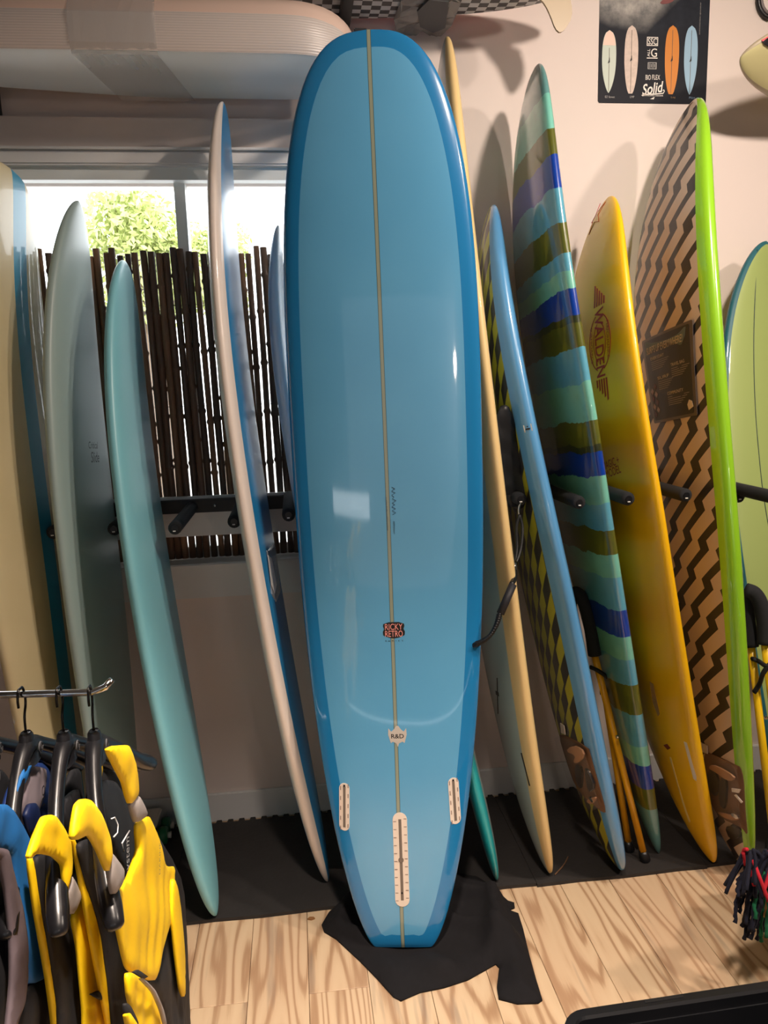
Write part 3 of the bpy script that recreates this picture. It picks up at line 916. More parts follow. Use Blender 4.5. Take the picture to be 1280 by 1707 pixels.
def rail_sticker(b, px, py, w, h, m=paper, print_=True, name='price_sticker'):
    """paper sticker on the near rail, facing outward"""
    best = None
    for t in np.linspace(.1, .9, 200):
        for a in np.linspace(-1.0, 1.2, 23):
            p = b.cen(np.array(t))+float(b.w(np.array(t)))*np.sign(cos(a))*abs(cos(a))**(2/b.ex)*sgn_*b.u+float(b.h(np.array(t)))*np.sign(sin(a))*abs(sin(a))**(2/b.ex)*(-b.n)
            d = np.hypot(*(proj(p)-(px, py)))
            if best is None or d < best[0]: best = (d, t, a)
    _, t, a = best
    def fn(u, v, off):
        tt = t+v/b.L; aa = a+u
        w_, h_ = float(b.w(np.array(tt))), float(b.h(np.array(tt)))
        return b.cen(np.array(tt))+(w_+off+.001)*abs(cos(aa))**(2/b.ex)*sgn_*b.u+(h_+off+.001)*np.sign(sin(aa))*abs(sin(aa))**(2/b.ex)*(-b.n)
    o = slab(name, [(-w, -h), (w, -h), (w, h), (-w, h)], fn, .0006, m, b.o, grid=w/2)
    if print_:
        slab('printed_line', [(-w*.6, -h*.45), (w*.6, -h*.45), (w*.6, -h*.05), (-w*.6, -h*.05)], fn, .0012, black_ink, o, grid=w/3)
        slab('printed_line', [(-w*.2, h*.3), (w*.2, h*.3), (w*.2, h*.55), (-w*.2, h*.55)], fn, .0012, black_ink, o, grid=w/3)
    return o
sgn_ = 1
rail_sticker(b8, 881, 714, .2, .011)
rail_sticker(b11, 1205, 636, .16, .011)
rail_sticker(b10, 1083, 738, .16, .036, print_=False, name='barcode_label')

# info card leaning on the lime board
card_m = mat('charcoal_card', (34, 34, 38), .4)
card = empty('info_card', b11.P(*b11.px(1118, 620), .004))
tag(card, 'charcoal swim and surf info card taped over the black and beige zigzag deck'.replace('swim and ', ''), 'card')
def cardfn(u, v, off):
    # bilinear over the card's four corners, laid just off the deck of the board
    c00, c10, c11, c01 = CC
    p = np.array(c00)*(1-u)*(1-v)+np.array(c10)*u*(1-v)+np.array(c11)*u*v+np.array(c01)*(1-u)*v
    return b11.P(p[0], p[1], off+.004)
CC = [b11.px(*p) for p in ((1093, 706), (1165, 692), (1157, 532), (1072, 569))]
rc = chaikin([(0, 0), (.06, 0), (.5, 0), (.94, 0), (1, 0), (1, .06), (1, .5), (1, .94), (1, 1), (.94, 1), (.5, 1), (.06, 1), (0, 1), (0, .94), (0, .5), (0, .06)], 2)
slab('card_sleeve', rc, cardfn, .0015, mat('smoky_sleeve', (88, 80, 78), .3), card, grid=.2)
rc2 = [(.05+.9*p[0], .03+.94*p[1]) for p in rc]
slab('card_sheet', rc2, lambda u, v, o: cardfn(u, v, o+.0016), .0006, card_m, card, grid=.2)
grey_t = mat('teal_grey_print', (84, 100, 104), .5)
cfn = lambda u, v, o: cardfn(u, v, o+.0024)
slab('header_band', [(.06, .80), (.82, .78), (.88, .86), (.9, .95), (.08, .96)], cfn, .0004, grey_t, card, grid=.2)
ivory = mat('ivory_print', (206, 190, 172), .5)
text('lettering', "SURF'S UP EVERYWHERE!", lambda u, v, o: cfn(u, v, o), .74, .085, ivory, card, .0008, 0, (.47, .85), shear=.15)
for (x_, y_, w_) in ((.32, .745, .3), (.72, .60, .26), (.40, .50, .26), (.62, .30, .34)):
    text('lettering', {.745: 'EVERYDAY', .60: 'TRAVEL BAG', .50: 'SURF', .30: 'COMMUNITY'}[y_], lambda u, v, o: cfn(u, v, o), w_, .035, ivory, card, .0008, 0, (x_, y_))
    for j in range(5):
        yy = y_-.045-.022*j
        ww = w_*(1.3-.12*j)
        slab('text_line', [(x_-w_*.5, yy), (x_-w_*.5+ww, yy), (x_-w_*.5+ww, yy+.006), (x_-w_*.5, yy+.006)], cfn, .0005, mat('grey_print', (150, 140, 132), .5), card)
plum, lil = mat('plum_print', (88, 58, 70), .5), mat('lilac_print', (150, 130, 136), .5)
for i in range(4):
    for j in range(2):
        x_, y_ = .10+.085*j, .10+.09*i+.045*j
        slab('diamond', [(x_, y_-.04), (x_+.04, y_), (x_, y_+.04), (x_-.04, y_)], cfn, .0005, lil if (i+j) % 2 else plum, card)
slab('emblem', [(.86, .07), (.95, .10), (.93, .16), (.88, .18), (.84, .13)], cfn, .0005, ivory, card)

# fin packs on the two zigzag boards
kraft = speckle(mat('kraft_card', (120, 86, 60), .7), (120, 86, 60), .15, 30)
tan = mat('tan_card', (176, 128, 88), .6)
def finpack(b, ox, oy, sc, plate, fins, pads, whites, dome, label, film_poly):
    f = lambda p: (ox+p[0]/sc, oy+p[1]/sc)
    e = empty('fin_pack', b.P(*b.px(*f(plate[0])), .003))
    tag(e, label, 'fin pack')
    def add(name, poly, m, th, base, ch=1):
        q = [b.px(*f(p)) for p in poly]
        if ch: q = chaikin(q, ch)
        return slab(name, q, lambda u, v, o: b.P(u, v, o+base), th, m, e, grid=.03)
    add('backing_card', plate, kraft, .002, .001)
    for p in fins: add('fin', p, black_pl, .008, .0035)
    for p in pads: add('fin_base', p, tan, .006, .012)
    for p in whites: add('screw_bag', p, white_pl, .003, .0035, 0)
    c = b.px(*f(dome))
    slab('metal_screw', [(c[0]+.012*cos(a), c[1]+.009*sin(a)) for a in np.linspace(0, 2*pi, 12, endpoint=False)], lambda u, v, o: b.P(u, v, o+.0125), .006, chrome, e)
    add('plastic_sleeve', film_poly, film_mat('sleeve_film', (200, 190, 180), .06, .15), .001, .021)
finpack(b11, 1160, 1230, 4.742, [(60, 110), (150, 130), (340, 215), (370, 260), (400, 400), (430, 700), (415, 770), (380, 720), (330, 690), (220, 640), (140, 560), (90, 400)],
        [[(110, 240), (200, 280), (190, 470), (130, 420)], [(215, 300), (270, 330), (255, 570), (205, 520)], [(250, 700), (330, 690), (370, 740), (360, 790), (290, 800)]],
        [[(135, 235), (165, 205), (250, 240), (345, 300), (330, 335), (280, 330), (200, 270)], [(200, 580), (260, 590), (385, 620), (350, 655), (260, 625)]],
        [[(295, 395), (365, 405), (350, 435), (298, 425)], [(315, 450), (330, 445), (380, 505), (370, 515)], [(40, 30), (100, 60), (103, 125), (48, 105)]],
        (345, 612), 'brown carded fin set sleeved onto the tail of the lime railed board', [(45, 100), (150, 120), (350, 205), (385, 260), (412, 400), (440, 700), (420, 780), (200, 660), (80, 400)])
finpack(b8, 920, 1180, 6.095, [(60, 300), (150, 275), (370, 380), (410, 520), (490, 800), (560, 1060), (520, 1060), (430, 980), (310, 880), (210, 700), (130, 520)],
        [[(260, 560), (340, 600), (330, 820), (280, 780)], [(360, 600), (400, 640), (470, 800), (400, 860)]],
        [[(190, 430), (260, 370), (350, 400), (380, 480), (320, 550), (265, 545), (300, 470)], [(400, 930), (480, 890), (500, 910), (460, 965), (420, 960)]],
        [[(362, 640), (400, 640), (410, 700), (385, 690)], [(100, 150), (140, 180), (150, 270), (110, 250)]],
        (450, 920), 'brown carded fin set sleeved onto the yellow zigzag deck near the blue rail', [(45, 300), (150, 265), (380, 375), (420, 520), (500, 800), (570, 1070), (300, 900), (200, 720), (110, 520)])

# ------------------------------------------------------------------ overhead rack and the boards on it
rk3 = empty('overhead_rack', (-.3, YW, 2.55))
tag(rk3, 'black steel overhead rack with wall posts above the window', 'rack')
for xp in (-.912, .222):
    box('post', (xp-.02, xp+.022, YW-.03, YW, 2.546, 3.19), black_metal, rk3, bev=.002)
    box('arm', (xp-.018, xp+.018, 2.12, YW-.03, 2.548, 2.578), black_metal, rk3, bev=.003)
    box('arm', (xp-.018, xp+.018, 2.12, YW-.03, 2.80, 2.829), black_metal, rk3, bev=.003)
for xp in (1.05,):
    box('post', (xp-.02, xp+.02, YW-.03, YW, 2.98, 3.19), black_metal, rk3, bev=.002)
# wrapped bundle
foamw = speckle(mat('white_foam_bottom', (232, 238, 240), .5), (232, 238, 240), .05, 6)
wrapm = mat('ribbed_wrap', (206, 198, 194), .35)
_c = node(wrapm, 'ShaderNodeTexCoord').outputs['Object']
_w = node(wrapm, 'ShaderNodeTexWave', wave_type='BANDS', bands_direction='Z'); _w.inputs['Scale'].default_value = 46
lk(wrapm, _c, _w.inputs['Vector'])
lk(wrapm, mixc(wrapm, _w.outputs[0], lin((206, 198, 194)), lin((222, 213, 208))), bsdf(wrapm).inputs['Base Color'])
bump(wrapm, _w.outputs[0], .25, .002)
topm = speckle(mat('blush_wrap', (232, 206, 192), .35), (232, 206, 192), .05, 4)
wr = empty('wrapped_surfboard', (-.7, 2.45, 2.58))
tag(wr, 'white surfboard bundled in clear wrap lying flat on the overhead rack', 'surfboard')
xs = np.concatenate([np.linspace(-1.9, 0.0, 24), .235*np.sin(np.linspace(0.1, pi/2, 12))])
rows = []
for x in xs:
    q = max(0., x/.236); k_ = sqrt(max(1-q**2.6, 0.0003)) if x > 0 else 1.0
    lft = min(max((-x-.35)/1.5, 0), 1)
    yn, yf = 2.30+.06*lft**2, 2.645-.27*lft**1.2
    ym = (yn+yf)/2
    zb = 2.581
    kz = .55+.45*k_ if x > 0 else 1.
    pr = [(yf-.01, 0), (yn+.016, 0), (yn+.002, .004), (yn-.004, .02), (yn-.006, .055), (yn-.003, .095), (yn+.002, .105), (yn+.012, .13), (yn+.04, .16), (yn+.09, .178), (ym+.05, .18), (yf-.06, .17), (yf-.015, .13), (yf, .06), (yf, .012)]
    rows.append([(x, ym+(a-ym)*(k_ if x > 0 else 1.), zb+.015*(1-kz)+(b-.0)*kz) for a, b in pr])
nr = len(rows[0])
Vw = [p for r in rows for p in r]
def wfaces(ks):
    return [(i*nr+k, i*nr+(k+1) % nr, (i+1)*nr+(k+1) % nr, (i+1)*nr+k) for i in range(len(rows)-1) for k in ks]
caps = [tuple(range(nr)), tuple((len(rows)-1)*nr+k for k in range(nr))[::-1]]
def wpart(name, ks, m, extra=()):
    fs = wfaces(ks)+list(extra)
    us = sorted({i for f in fs for i in f}); mp = {i: j for j, i in enumerate(us)}
    o = mk(name, [Vw[i] for i in us], [tuple(mp[i] for i in f) for f in fs], m, wr, smooth=True)
    return o
wpart('bottom_skin', [14, 0, 1], foamw)
wpart('ribbed_side', [2, 3, 4, 5], wrapm)
wpart('top_skin', [6, 7, 8, 9, 10, 11, 12, 13], topm, caps)
tape = film_mat('stretch_tape', (205, 205, 205), .42, .08)
ta, tb = at(117, 80, 2.3)[0], at(262, 85, 2.3)[0]
tv, tf = [], []
tn = 14
for i in range(tn+1):
    x = ta+(tb-ta)*i/tn
    pr = [(2.655, -.002), (2.31, -.003), (2.292, .02), (2.289, .095), (2.335, .165)]
    for j, (a, b) in enumerate(pr):
        tv.append((x+.06*(j == 0), a-.0012*random.random(), 2.581+b-.001*random.random()))
for i in range(tn):
    for j in range(4):
        tf.append((i*5+j, i*5+j+1, (i+1)*5+j+1, (i+1)*5+j))
mk('tape_band', tv, tf, tape, wr)
# checkered board
def check_mat():
    m = mat('checker_print', (190, 190, 190), .4)
    b = attr(m, 'bc'); sp = node(m, 'ShaderNodeSeparateXYZ'); lk(m, b.outputs['Vector'], sp.inputs[0])
    x, sl = X(m.node_tree, sp.outputs[0]), X(m.node_tree, sp.outputs[1])
    a = ((x/.058+50.).fr().gt(.5)); c = ((sl/.062+50.).fr().gt(.5))
    lk(m, mixc(m, (a-c).abs(), lin((206, 208, 210)), lin((52, 52, 56))), bsdf(m).inputs['Base Color'])
    return m
bc_ = Board(P0=(.955, 2.47, 2.872), P1=(-1.15, 2.47, 2.872), phi=0, W=.47, T=.084, c=.5, nose=(2.4, .5), tail=(2.3, .55), rk=(0, 0, 0), frame=((0, 1, 0), (0, 0, 1)))
bc_.ex = 3.2
bc_.build('surfboard', 'black and white checkered foam board lying on the overhead rack', check_mat(), gloss('pink_rail', (232, 110, 130), .4), .93)
bag_m = film_mat('grey_pouch_film', (150, 146, 142), .75, .18)
zp = 2.828
pouch = [fl(*p, zp)[:2] for p in ((662, 53), (656, 30), (668, 0), (680, -22), (748, -22), (768, 0), (753, 37), (735, 54), (721, 57), (703, 45), (688, 58), (678, 58))]
slab('fin_pouch', pouch, lambda u, v, o: (u, v, zp-o), .003, bag_m, bc_.o, grid=.03, disp=lambda u, v: .006+.006*sin(u*60)*sin(v*50+u*20), smooth=False)
inner = [fl(*p, zp)[:2] for p in ((695, 8), (715, -12), (748, -8), (742, 36), (722, 44), (700, 34))]
slab('pouched_fin', inner, lambda u, v, o: (u, v, zp-.014-o), .006, mat('dark_fin', (60, 62, 66), .5), bc_.o)
finp = [at(*p, 2.44)[[0, 2]] for p in ((886, -22), (898, -2), (908, 8), (917, 27), (925, 49), (933, 56), (942, 49), (953, 30), (952, 5), (944, -22))]
slab('fin', chaikin([tuple(p) for p in finp], 1), lambda u, v, o: (u, 2.436+o, v), .008, mat('beige_fin', (170, 152, 122), .4), bc_.o)
# pale board end at the right
pn = at(1234, 96, 2.42)
bp_ = Board(P0=tuple(pn+np.array([1.0, .10, .05])), P1=tuple(pn), phi=0, W=.36, T=.05, c=.45, nose=(2.0, .62), tail=(2., .6), rk=(0, 0, 0), frame=((0, .72, -.69), (0, .69, .72)))
bp_.build('bodyboard', 'pale olive foam board end jutting in from the wall beside the poster', gloss('pale_olive', (206, 200, 150), .4, .3), gloss('olive_rail', (176, 164, 140), .4, .3), .8)
bp_.o['category'] = 'bodyboard'
bp_.pdecal('deck_pad', [(1268, 70), (1274, 60), (1292, 56), (1310, 60), (1310, 84), (1285, 80)], black_ink, .004, ch=1)
bp_.pdecal('pad_edge', [(1269, 65), (1274, 55), (1290, 50), (1310, 53), (1310, 57), (1290, 55), (1276, 60), (1271, 67)], mat('coral_foam', (236, 96, 104), .5), .006)
box('wall_arm', (pn[0]+.5, pn[0]+.53, pn[1]+.12, YW, pn[2]+.0, pn[2]+.03), black_metal, bp_.o)
cc = at(1287, -2, YW-.012)
tp = [(cc[0]+.052*cos(a), YW-.012, cc[2]+.062*sin(a)) for a in np.linspace(0, 2*pi, 28)]
coil = empty('coiled_leash', (cc[0], YW, cc[2]))
tag(coil, 'dark coiled leash hanging flat on the wall above the pale olive board', 'leash')
tube('coil', tp, .008, black_pl, coil, n=8)
tube('coil', [(p[0]*.78+cc[0]*.22, p[1], p[2]*.78+cc[2]*.22) for p in tp], .006, mat('grey_cord', (120, 110, 110), .5), coil, n=8)
tube('hook', [(cc[0], YW, cc[2]+.06), (cc[0], YW-.03, cc[2]+.052), (cc[0], YW-.03, cc[2]+.066)], .003, chrome, coil, n=6)

# ------------------------------------------------------------------ poster
px0, px1 = at(996, 173, YW)[0], at(1176, 173, YW)[0]
pz0 = at(1085, 173, YW)[2]
pz1 = pz0+.56
po = empty('poster', ((px0+px1)/2, YW, pz0))
tag(po, 'dark navy surfboard poster with a breaking wave on the wall', 'poster')
def poster_mat():
    m = mat('poster_print', (25, 30, 42), .6, spec=.25)
    tc = node(m, 'ShaderNodeTexCoord').outputs['Object']
    sp = node(m, 'ShaderNodeSeparateXYZ'); lk(m, tc, sp.inputs[0])
    x, z = X(m.node_tree, sp.outputs[0]), X(m.node_tree, sp.outputs[2])
    nz = X(m.node_tree, noise(m, 14, tc, 6, .65)); n2 = X(m.node_tree, noise(m, 5, tc, 4, .6))
    edge = (z-.225)-(x+.03).mx(0.)*.75-(x+.03)._m('MULTIPLY', x+.03)*1.2+(n2-.5)*.05
    wv = ((edge)*14.).mx(0.).mn(1.)
    foam = mixc(m, ((nz-.3)*2.2).mx(0.).mn(1.), lin((84, 88, 92)), lin((196, 192, 186)))
    sea = mixc(m, ((nz-.4)*1.6).mx(0.).mn(1.), lin((20, 25, 36)), lin((44, 52, 64)))
    base = mixc(m, ((z-.20)*20.).mx(0.).mn(1.), lin((21, 24, 34)), sea)
    lk(m, mixc(m, wv, base, foam), bsdf(m).inputs['Base Color'])
    return m
ch = .006
slab('poster_sheet', [(px0+ch, pz0), (px1, pz0), (px1, pz1), (px0, pz1), (px0, pz0+ch)], lambda u, v, o: (u, YW-.0005-o, v), .001, poster_mat(), po)
wfn = lambda u, v, o: (u, YW-.0016-o, v)
def pz(px, py): p = at(px, py, YW-.002); return (p[0], p[2])
off_white = mat('poster_white', (236, 230, 222), .5)
def minib(cx_, top, bot, half, col, split=None, pointed=True, flat=False):
    a, b = pz(cx_, top), pz(cx_, bot)
    hw = (pz(cx_+half, top)[0]-pz(cx_-half, top)[0])/2
    L_ = a[1]-b[1]; out = []
    for sg, rng in ((1, np.linspace(0, 1, 26)), (-1, np.linspace(1, 0, 26))):
        for t in rng:
            q = abs(t-.55)/(.55 if t < .55 else .45)
            w_ = hw*((1-q**2.9)**.5 if t >= .55 else ((.28 if flat else 0)+(1-(.28 if flat else 0))*(1-q**2.0)**.75))
            out.append((a[0]+sg*w_, b[1]+t*L_))
    out2 = [out[0]]
    for p in out[1:]:
        if np.hypot(p[0]-out2[-1][0], p[1]-out2[-1][1]) > 1e-5: out2.append(p)
    if np.hypot(out2[0][0]-out2[-1][0], out2[0][1]-out2[-1][1]) < 1e-5: out2.pop()
    slab('printed_board', out2, wfn, .0004, col, po)
    if split:
        zs = pz(cx_, split)[1]
        up = [p for p in out2 if p[1] > zs]
        i0 = max(range(len(out2)), key=lambda i: (out2[i][1] <= zs and out2[(i+1) % len(out2)][1] > zs))
        seq = out2[i0+1:]+out2[:i0+1]
        up = [p for p in seq if p[1] > zs]
        slab('printed_nose', [(a[0]+(p[0]-a[0])*.95, zs+(p[1]-zs)*.985) for p in up], lambda u, v, o: wfn(u, v, o+.0004), .0004, split_m, po)
    ln_ = .0008
    slab('printed_stringer', [(a[0]-ln_, b[1]+.004), (a[0]+ln_, b[1]+.004), (a[0]+ln_, b[1]+L_*(.72 if split else .93)), (a[0]-ln_, b[1]+L_*(.72 if split else .93))], lambda u, v, o: wfn(u, v, o+.0005), .0002, mat('poster_line', (90, 80, 70), .6), po)
    y_ = b[1]+L_*.50
    slab('printed_mark', [(a[0]-.005, y_-.006), (a[0]+.003, y_-.002), (a[0]+.002, y_+.015)], lambda u, v, o: wfn(u, v, o+.0007), .0002, black_ink, po)
split_m = mat('poster_peach', (238, 206, 190), .5)
minib(1016.2, 50, 155, 11.8, mat('poster_mint', (196, 208, 196), .5), 79.5)
minib(1053.5, 42, 156, 11.5, speckle(mat('poster_pearl', (208, 190, 178), .5), (208, 190, 178), .25, 60), flat=True)
minib(1121.7, 42, 157, 11.8, mat('poster_orange', (206, 126, 34), .5), flat=True)
minib(1153.3, 42.5, 158, 11.2, mat('poster_sky', (146, 182, 208), .5))
def ptext(body, px, py, w, h, m=off_white, rot=0., **k):
    c = pz(px, py); sc = (pz(px+10, py)[0]-pz(px-10, py)[0])/20
    text('lettering', body, lambda u, v, o: wfn(u, v, o), w*sc, h*sc, m, po, .0006, rot, c, **k)
def prect(px, py, w, h, m, o_=.0002, inner=None):
    a, b = pz(px-w/2, py+h/2), pz(px+w/2, py-h/2)
    slab('printed_frame', [(a[0], a[1]), (b[0], a[1]), (b[0], b[1]), (a[0], b[1])], wfn, o_, m, po)
navy = mat('poster_navy', (21, 24, 34), .4)
prect(1087.5, 69, 19, 14.5, off_white); prect(1087.5, 69, 16.6, 12, navy, .0004); ptext('SSC', 1087.5, 69, 15, 9.6)
ptext('ALL', 1081, 88, 11, 4.2, rot=pi/2); ptext('G', 1090, 88, 10, 12.5); prect(1087, 96.8, 18, 1.2, off_white)
gy = mat('poster_grey', (160, 158, 156), .5)
prect(1087, 109.5, 15, 11, gy); prect(1087, 109.5, 12, 9, navy, .0004)
for i in range(4):
    prect(1083+i*2.6, 109.5, 1.1, 7.5-(i % 2)*2, gy, .0006)
ptext('BIO', 1080.3, 129, 8.6, 7.5); ptext('FLEX', 1093.5, 128.8, 13, 7)
ptext('Solid', 1088, 147, 37, 16, shear=.35, rot=.16)
c_ = [(1069, 158.5), (1075, 156.5), (1088, 156), (1105, 155), (1107, 151.5), (1104, 150.5), (1106.5, 149), (1108, 152), (1105.5, 156.3), (1090, 157.7), (1076, 158.4), (1071, 160.5)]
slab('printed_swash', [pz(*p) for p in c_], wfn, .0006, off_white, po)
ptext('SURFBOARD DESIGNS', 1088.5, 159.3, 33, 2.2)
slab('printed_mark', [pz(*p) for p in ((1083.5, 165), (1091, 161.5), (1089.5, 165.5))], wfn, .0006, off_white, po)
ptext('EZ Street', 1016.5, 161.5, 16, 3.2, gy); ptext('LMP', 1053.5, 161.5, 7, 3.2, gy); ptext('Log', 1122, 162.5, 7, 3.2, mat('poster_tan', (150, 120, 84), .5)); ptext('Pilot', 1153.5, 163, 10, 3.2, mat('poster_blue', (110, 134, 160), .5))
ptext('SOLIDSURFBOARDS | @SOLIDSURF', 1167, 31, 46, 2., gy, rot=pi/2)
slab('printed_surfer', [pz(*p) for p in ((1100, 5), (1104, 0), (1125, -3), (1121, 3), (1113, 6), (1104, 7))], wfn, .0006, mat('poster_red', (120, 64, 64), .5), po)

# ------------------------------------------------------------------ floor mats, cloth, bits on the floor
mat_b = noise(rubber, 60, detail=2)
bump(rubber, mat_b, .5, .003)
edges = [-1.68, -1.08, -.48, .12, .722, 1.32, 1.92, 2.52]
MH = .012
labs = ['black rubber floor mat tile by the left end of the wall', 'black rubber floor mat tile under the cream striped board', 'black rubber floor mat tile under the teal board tail', 'black rubber floor mat tile behind the black cloth', 'black rubber floor mat tile under the blue railed board', 'black rubber floor mat tile under the lime railed board', 'black rubber floor mat tile at the right end of the boards']
for i in range(len(edges)-1):
    a, b = edges[i]+.0006, edges[i+1]-.0006
    yf = 2.146+(.006 if i % 2 else 0.)
    pl = [(a, yf), (a+.15, yf+.003), ((a+b)/2, yf-.002), (b-.1, yf+.003), (b, yf)]
    n_ = 14; yb_ = 2.683
    back = []
    for j in range(n_):
        x_a = b-(b-a)*j/n_; wd = (b-a)/n_
        back += [(x_a-.001, yb_), (x_a-wd*.10, yb_+.017), (x_a-wd*.52, yb_+.017), (x_a-wd*.60, yb_)]
    back.append((a, yb_))
    o = slab('floor_mat', pl+back, lambda u, v, q: (u, v, q), MH, rubber, None, ((a+b)/2, 2.4, 0))
    tag(o, labs[i], 'mat')
cl_px = [(536, 1541), (548, 1524), (575, 1503), (610, 1484), (650, 1470), (705, 1466), (757, 1460), (795, 1466), (825, 1486), (841, 1500), (857, 1504), (858, 1512), (848, 1516), (864, 1522), (872, 1548), (882, 1590), (893, 1630), (904, 1666), (897, 1671), (862, 1672), (831, 1664), (828, 1645), (832, 1612), (826, 1606), (805, 1618), (780, 1632), (740, 1645), (700, 1653), (668, 1667), (655, 1660), (630, 1632), (600, 1601), (560, 1564), (540, 1552)]
cl = [tuple(fl(*p, .006)[:2]) for p in cl_px]
clm = speckle(mat('black_fleece', (22, 21, 24), .9, spec=.3), (22, 21, 24), .3, 60)
cla = np.array(cl)
def seg_d(u, v):
    a = cla; b = np.roll(cla, -1, 0); p = np.array([u, v]); ab = b-a
    t = np.clip(((p-a)*ab).sum(1)/(ab**2).sum(1), 0, 1)
    return np.sqrt(((a+ab*t[:, None]-p)**2).sum(1)).min()
foot = mb.P0[:2]
def cl_d(u, v):
    e = min(seg_d(u, v)/.05, 1.0)
    fx = 1-math.exp(-(((u-foot[0])/.15)**2+((v-foot[1])/.09)**2))
    r = (.5+.5*sin((u*.8+v*1.1)*26+2*sin(v*9)))**3*.042+(.5+.5*sin((u*1.3-v*.6)*21+1.5*sin(u*11)))**3*.034+.016*math.exp(-((u-.56)/.07)**2)
    base = .0125*min(max((v-2.09)/.05, 0), 1)
    return base+e*fx*(r+.006)+e*.004
clo = slab('black_cloth', cl, lambda u, v, o: (u, v, o+.0006), .005, clm, None, (foot[0], foot[1], 0), grid=.014, disp=cl_d, smooth=True)
tag(clo, 'crumpled black fleece cloth on the plank floor under the big blue longboard', 'cloth')
lf = fl(518, 1515, .013)
o = slab('wood_chip', [(lf[0]-.012, lf[1]-.002), (lf[0]-.004, lf[1]+.006), (lf[0]+.008, lf[1]+.004), (lf[0]+.012, lf[1]-.003), (lf[0], lf[1]-.007)], lambda u, v, q: (u, v, .0005+q), .004, mat('chip_brown', (150, 104, 60), .7), None, (lf[0], lf[1], 0))
o.location.y -= .03
tag(o, 'tiny brown wood chip lying at the front edge of the mat', 'wood chip')
sa, sb_ = fl(925, 1458, MH+.003), fl(947, 1428, MH+.003)
o = tube('twig', spline([sa, (sa+sb_)/2+np.array([.006, 0, 0]), sb_], 4), .0025, mat('twig_brown', (110, 78, 54), .8), None, sa, n=6)
tag(o, 'thin brown twig on the black mat beside the cream railed board', 'twig')

# small wheeled dolly at the wall
dq = fl(276, 1385, .03)
dx, dy = dq[0], 2.60
do = empty('wheeled_dolly', (dx-.1, dy, MH))
tag(do, 'small white wheeled dolly with green wheels behind the teal board', 'dolly')
wpl = mat('dolly_white', (200, 196, 188), .5); grn = mat('green_plastic', (14, 96, 56), .4)
box('deck', (dx-.34, dx-.012, dy-.06, dy+.06, .098, .112), wpl, do, bev=.004)
box('side_panel', (dx-.34, dx-.02, dy-.055, dy-.047, .035, .098), wpl, do, bev=.003)
box('tray', (dx-.34, dx+.012, dy-.085, dy+.07, MH, .020), mat('grey_steel', (120, 118, 116), .4, metal=.6), do, bev=.002)
for zc in (.052,):
    for yy in (dy-.03, dy+.03):
        v, f = lathev([(.012, 0), (.030, .002), (.032, .01), (.032, .022), (.030, .03), (.012, .032)], 16)
        w_o = mk('wheel', [(dx-.012+c, yy+a, zc+b) for a, b, c in v], f, grn, do, smooth=True)
        v, f = lathev([(.010, 0), (.012, .012)], 12)
        mk('hub', [(dx+.02+c, yy+a, zc+b) for a, b, c in v], f, wpl, w_o, smooth=True)
tube('axle', [(dx-.012, dy-.03, .052), (dx+.028, dy-.03, .052)], .004, chrome, do, n=8)

# ------------------------------------------------------------------ folding board stands
orange = mat('amber_tube', (246, 176, 30), .3, .3)
yel_t = mat('yellow_tube', (244, 200, 20), .3, .3)
strap = mat('black_strap', (18, 18, 20), .7)
def stand(label, legs, foams, straps, m, pivots, feet=True):
    o_ = legs[0][0]
    e = empty('board_stand', o_)
    tag(e, label, 'stand', None)
    for L_ in legs:
        tube('leg', L_, .0118, m, e, n=12)
        if feet:
            d = np.array(L_[0])-np.array(L_[1]); d /= np.linalg.norm(d)
            p = np.array(L_[0])
            tube('rubber_foot', [p-d*.012, p+d*.004, p+d*.02, p+d*.026], [.0145, .017, .0185, .014], black_pl, e, n=12)
    for fo in foams: tube('foam_pad', spline(fo, 6), .0225, foam_b, e, n=12)
    for s_ in straps: tube('strap', spline(s_, 4), .010, strap, e, n=8, flat=.7)
    for p in pivots:
        v, f = lathev([(.006, 0), (.006, .003), (.003, .005)], 10)
        mk('pivot_bolt', [(p[0]+a, p[1]-c, p[2]+b) for a, b, c in v], f, chrome, e)
    return e
zf = MH+.024
f1, f2 = fl(1073, 1424, zf), fl(1054, 1416, zf)
t1 = at(991, 1092, 2.31); t2 = at(1001, 1110, 2.36)
stand('amber folding board stand with black foam arms between the blue railed and striped boards',
      [[f1, t1], [f2+np.array([0, .03, 0]), t2]],
      [[t1, at(985, 1050, 2.32), at(977, 1015, 2.335), at(966, 992, 2.35), at(955, 990, 2.36), at(950, 1012, 2.365), at(952, 1050, 2.365)],
       [t2, at(996, 1060, 2.385), at(988, 1020, 2.40), at(976, 1000, 2.41)]],
      [[at(984, 1112, 2.29), at(1000, 1120, 2.288), at(1016, 1132, 2.30), at(1030, 1142, 2.32), at(1030, 1154, 2.33), at(1000, 1154, 2.345)]],
      orange, [at(1028.5, 1228, 2.232)])
g1, g2 = fl(1296, 1432, zf), fl(1310, 1418, zf)
u1 = at(1252, 1078, 2.120); u2 = at(1276, 1074, 2.100)
